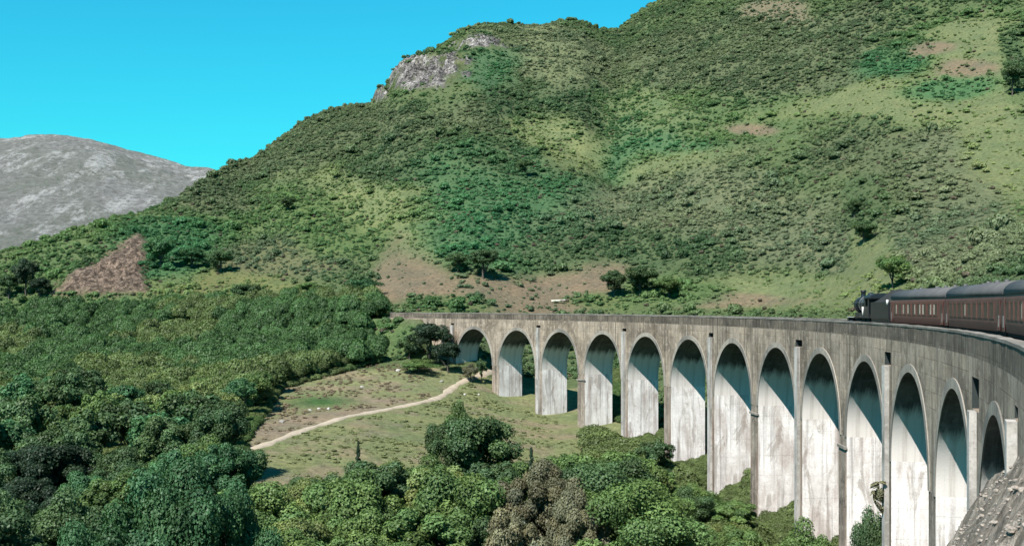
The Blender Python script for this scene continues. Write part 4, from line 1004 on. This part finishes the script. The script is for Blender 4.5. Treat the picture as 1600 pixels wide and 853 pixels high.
undergrowth()

def far_wood():
    X, Y, u, r = visible_slope_points(3600, -60, 640, 205, 345, 19)
    Z = ground_z(X, Y); v = Y0-F*(Z-CAMZ)/Y; a, rho = arc_of(X, Y)
    keep = (v > 478+12*fbm(X/12, Y/12, 2, 7)) & (u < np.interp(Y, [205, 236, 250, 262, 345], [400, 430, 520, 600, 600])) & ~((rho > -5) & (rho < 7) & (a > -40))
    X, Y, Z = X[keep], Y[keep], Z[keep]; n = len(X); s = 1.5+2.4*r.random(n)**1.5; dk = fbm(X/22, Y/22, 3, 16)
    t = ALB*np.where(dk[:, None] > .05, np.array([.085, .165, .062]), np.array([.145, .200, .075]))*(0.75+.5*r.random((n, 1)))
    o = gn_scatter('far_wood_canopy', np.stack([X, Y, Z+.6], 1), np.stack([s, s, s*1.35], 1), r.random(n)*6.28, t, collection=ccol)
    tag(o, 'distant mass of bright green tree tops between the valley wood and the hillside', 'wood canopy', kind='stuff')
far_wood()
def tufts():
    X, Y, u, r = visible_slope_points(5000, 385, 960, 128, 262, 29)
    a, rho = arc_of(X, Y); keep = (rho < -1.2) & (Y < 258) & (fbm(X/5, Y/5, 3, 44) > -.05)
    X, Y = X[keep], Y[keep]; Z = ground_z(X, Y); u, v = uv_of(X, Y, Z)
    pv = np.interp(u, [385, 430, 480, 520, 570, 620, 665, 690, 706, 728, 775], [706, 690, 670, 658, 646, 637, 628, 620, 606, 594, 580]); k2 = np.abs(v-pv) > 5
    X, Y, Z, v, pv = X[k2], Y[k2], Z[k2], v[k2], pv[k2]; n = len(X); s = r.uniform(.12, .38, n)
    t = ALB*np.where((v < pv)[:, None], np.array([.29, .235, .16]), np.array([.25, .28, .13]))*(0.8+.5*r.random((n, 1)))
    tag(gn_scatter('field_grass', np.stack([X, Y, Z-.05], 1), np.stack([s*1.5, s*1.5, s], 1), r.random(n)*6.28, t), 'tufts of rough grass scattered over the field beside the path', 'grass', kind='stuff')
tufts()

# ------------------------------------------------------------------ boulders
M_ROCK = simple_mat('grey rock', (.36, .34, .31), .9, 0, .3, 2.5, .8)
M_ROCKW = simple_mat('white rock', (.46, .44, .40), .9, 0, .2, 2.5, .6)
def boulder(p, s, mat, label, group, seed, flat=.7):
    bm = bmesh.new(); bmesh.ops.create_icosphere(bm, subdivisions=3, radius=1.0); rs = random.Random(seed); sx = rs.uniform(.8, 1.3)
    pl = [(Vector((rs.gauss(0, 1), rs.gauss(0, 1), rs.gauss(0, 1))).normalized(), rs.uniform(.6, .85)) for _ in range(9)]
    for v in bm.verts:
        for nrm, d in pl:
            e = v.co.dot(nrm)-d
            if e > 0: v.co -= nrm*e
        v.co *= s*(1+rs.uniform(-.02, .02)); v.co.x *= sx; v.co.z *= flat
    me = bpy.data.meshes.new('boulder'); bm.to_mesh(me); bm.free(); me.materials.append(mat)
    o = bpy.data.objects.new('boulder', me); COL.objects.link(o); o.location = (p.x, p.y, p.z+s*flat*.25); o.rotation_euler = (0, 0, rs.uniform(0, 6)); tag(o, label, 'boulder', group); return o
GB = 'pale boulders lying by the path and the far abutment'
for i, (u, v, s, m_, lb) in enumerate([(632, 572, 1.3, M_ROCKW, 'largest white boulder on the grass left of the dark abutment trees'), (622, 580, .8, M_ROCKW, 'white boulder at the lower left of the largest one'), (640, 582, .7, M_ROCK, 'grey boulder at the lower right of the largest white one'),
        (566, 605, .6, M_ROCK, 'small grey boulder on the bare slope above the path'), (513, 640, .7, M_ROCKW, 'white stone at the right end of the green strip above the path'), (498, 639, .45, M_ROCKW, 'middle white stone under the green strip above the path'), (484, 641, .45, M_ROCKW, 'left white stone under the green strip above the path'),
        (440, 660, .7, M_ROCK, 'grey stone on the bare slope at the left end of the path'), (690, 597, .6, M_ROCK, 'stone beside the bend of the path'), (726, 617, .5, M_ROCKW, 'pale stone on the grass right of the path bend'), (748, 617, .45, M_ROCKW, 'pale stone nearer to the first pier'), (960, 655, .9, M_ROCK, 'dark boulder in the gap behind the fourth arch')]):
    boulder(hit(u, v, 120, 320), s*.72, m_, lb, GB, 40+i)
p = hit(872, 474, 260, 500)
q = MB(); q.cyl((-1.9, 0, .1), (2.0, .5, .35), .34, .22, 12); q.cyl((.6, .2, .3), (2.2, -1.0, .6), .16, .08, 8)
o = q.build('fallen_log', simple_mat('bleached wood', (.66, .62, .54), .8, 0, .15, 3)); o.location = (p.x, p.y, p.z+.5); o.rotation_euler = (0, 0, -.35); tag(o, 'bleached white log lying on the brown slope just above the parapet', 'log')

# ------------------------------------------------------------------ loose stones on the near bank
rcol = bpy.data.collections.new('stone_shapes')
M_RUB = simple_mat('rubble stone', (.30, .26, .225), .95, 0, .45, 1.3, .8)
for i in range(5):
    bm = bmesh.new(); bmesh.ops.create_icosphere(bm, subdivisions=2, radius=1.0); rs = random.Random(i)
    for v in bm.verts:
        for k in range(1): v.co *= 1+rs.uniform(-.22, .12)
        v.co.z *= .7
    me = bpy.data.meshes.new('stone'); bm.to_mesh(me); bm.free(); me.materials.append(M_RUB); rcol.objects.link(bpy.data.objects.new('stone', me))
def rubble():
    r = np.random.default_rng(3); n = 8000; a = r.uniform(178, 250, n); rho = -r.random(n)*14+1.0
    keep = (rho < -.15) | (a > 238); a, rho = a[keep], rho[keep]; t = TH1-a/R
    X = CX+(R+rho)*np.cos(t); Y = CY+(R+rho)*np.sin(t); k = Y > 12; X, Y = X[k], Y[k]; Z = ground_z(X, Y); n = len(X); s = .03+.10*r.random(n)**4
    tag(gn_scatter('rubble', np.stack([X, Y, Z+s*.1], 1), np.stack([s, s*1.2, s], 1), r.random(n)*6.28, np.full((n, 3), .2), collection=rcol), 'broken stones covering the steep bank at the near end of the viaduct', 'rubble', kind='stuff')
rubble()
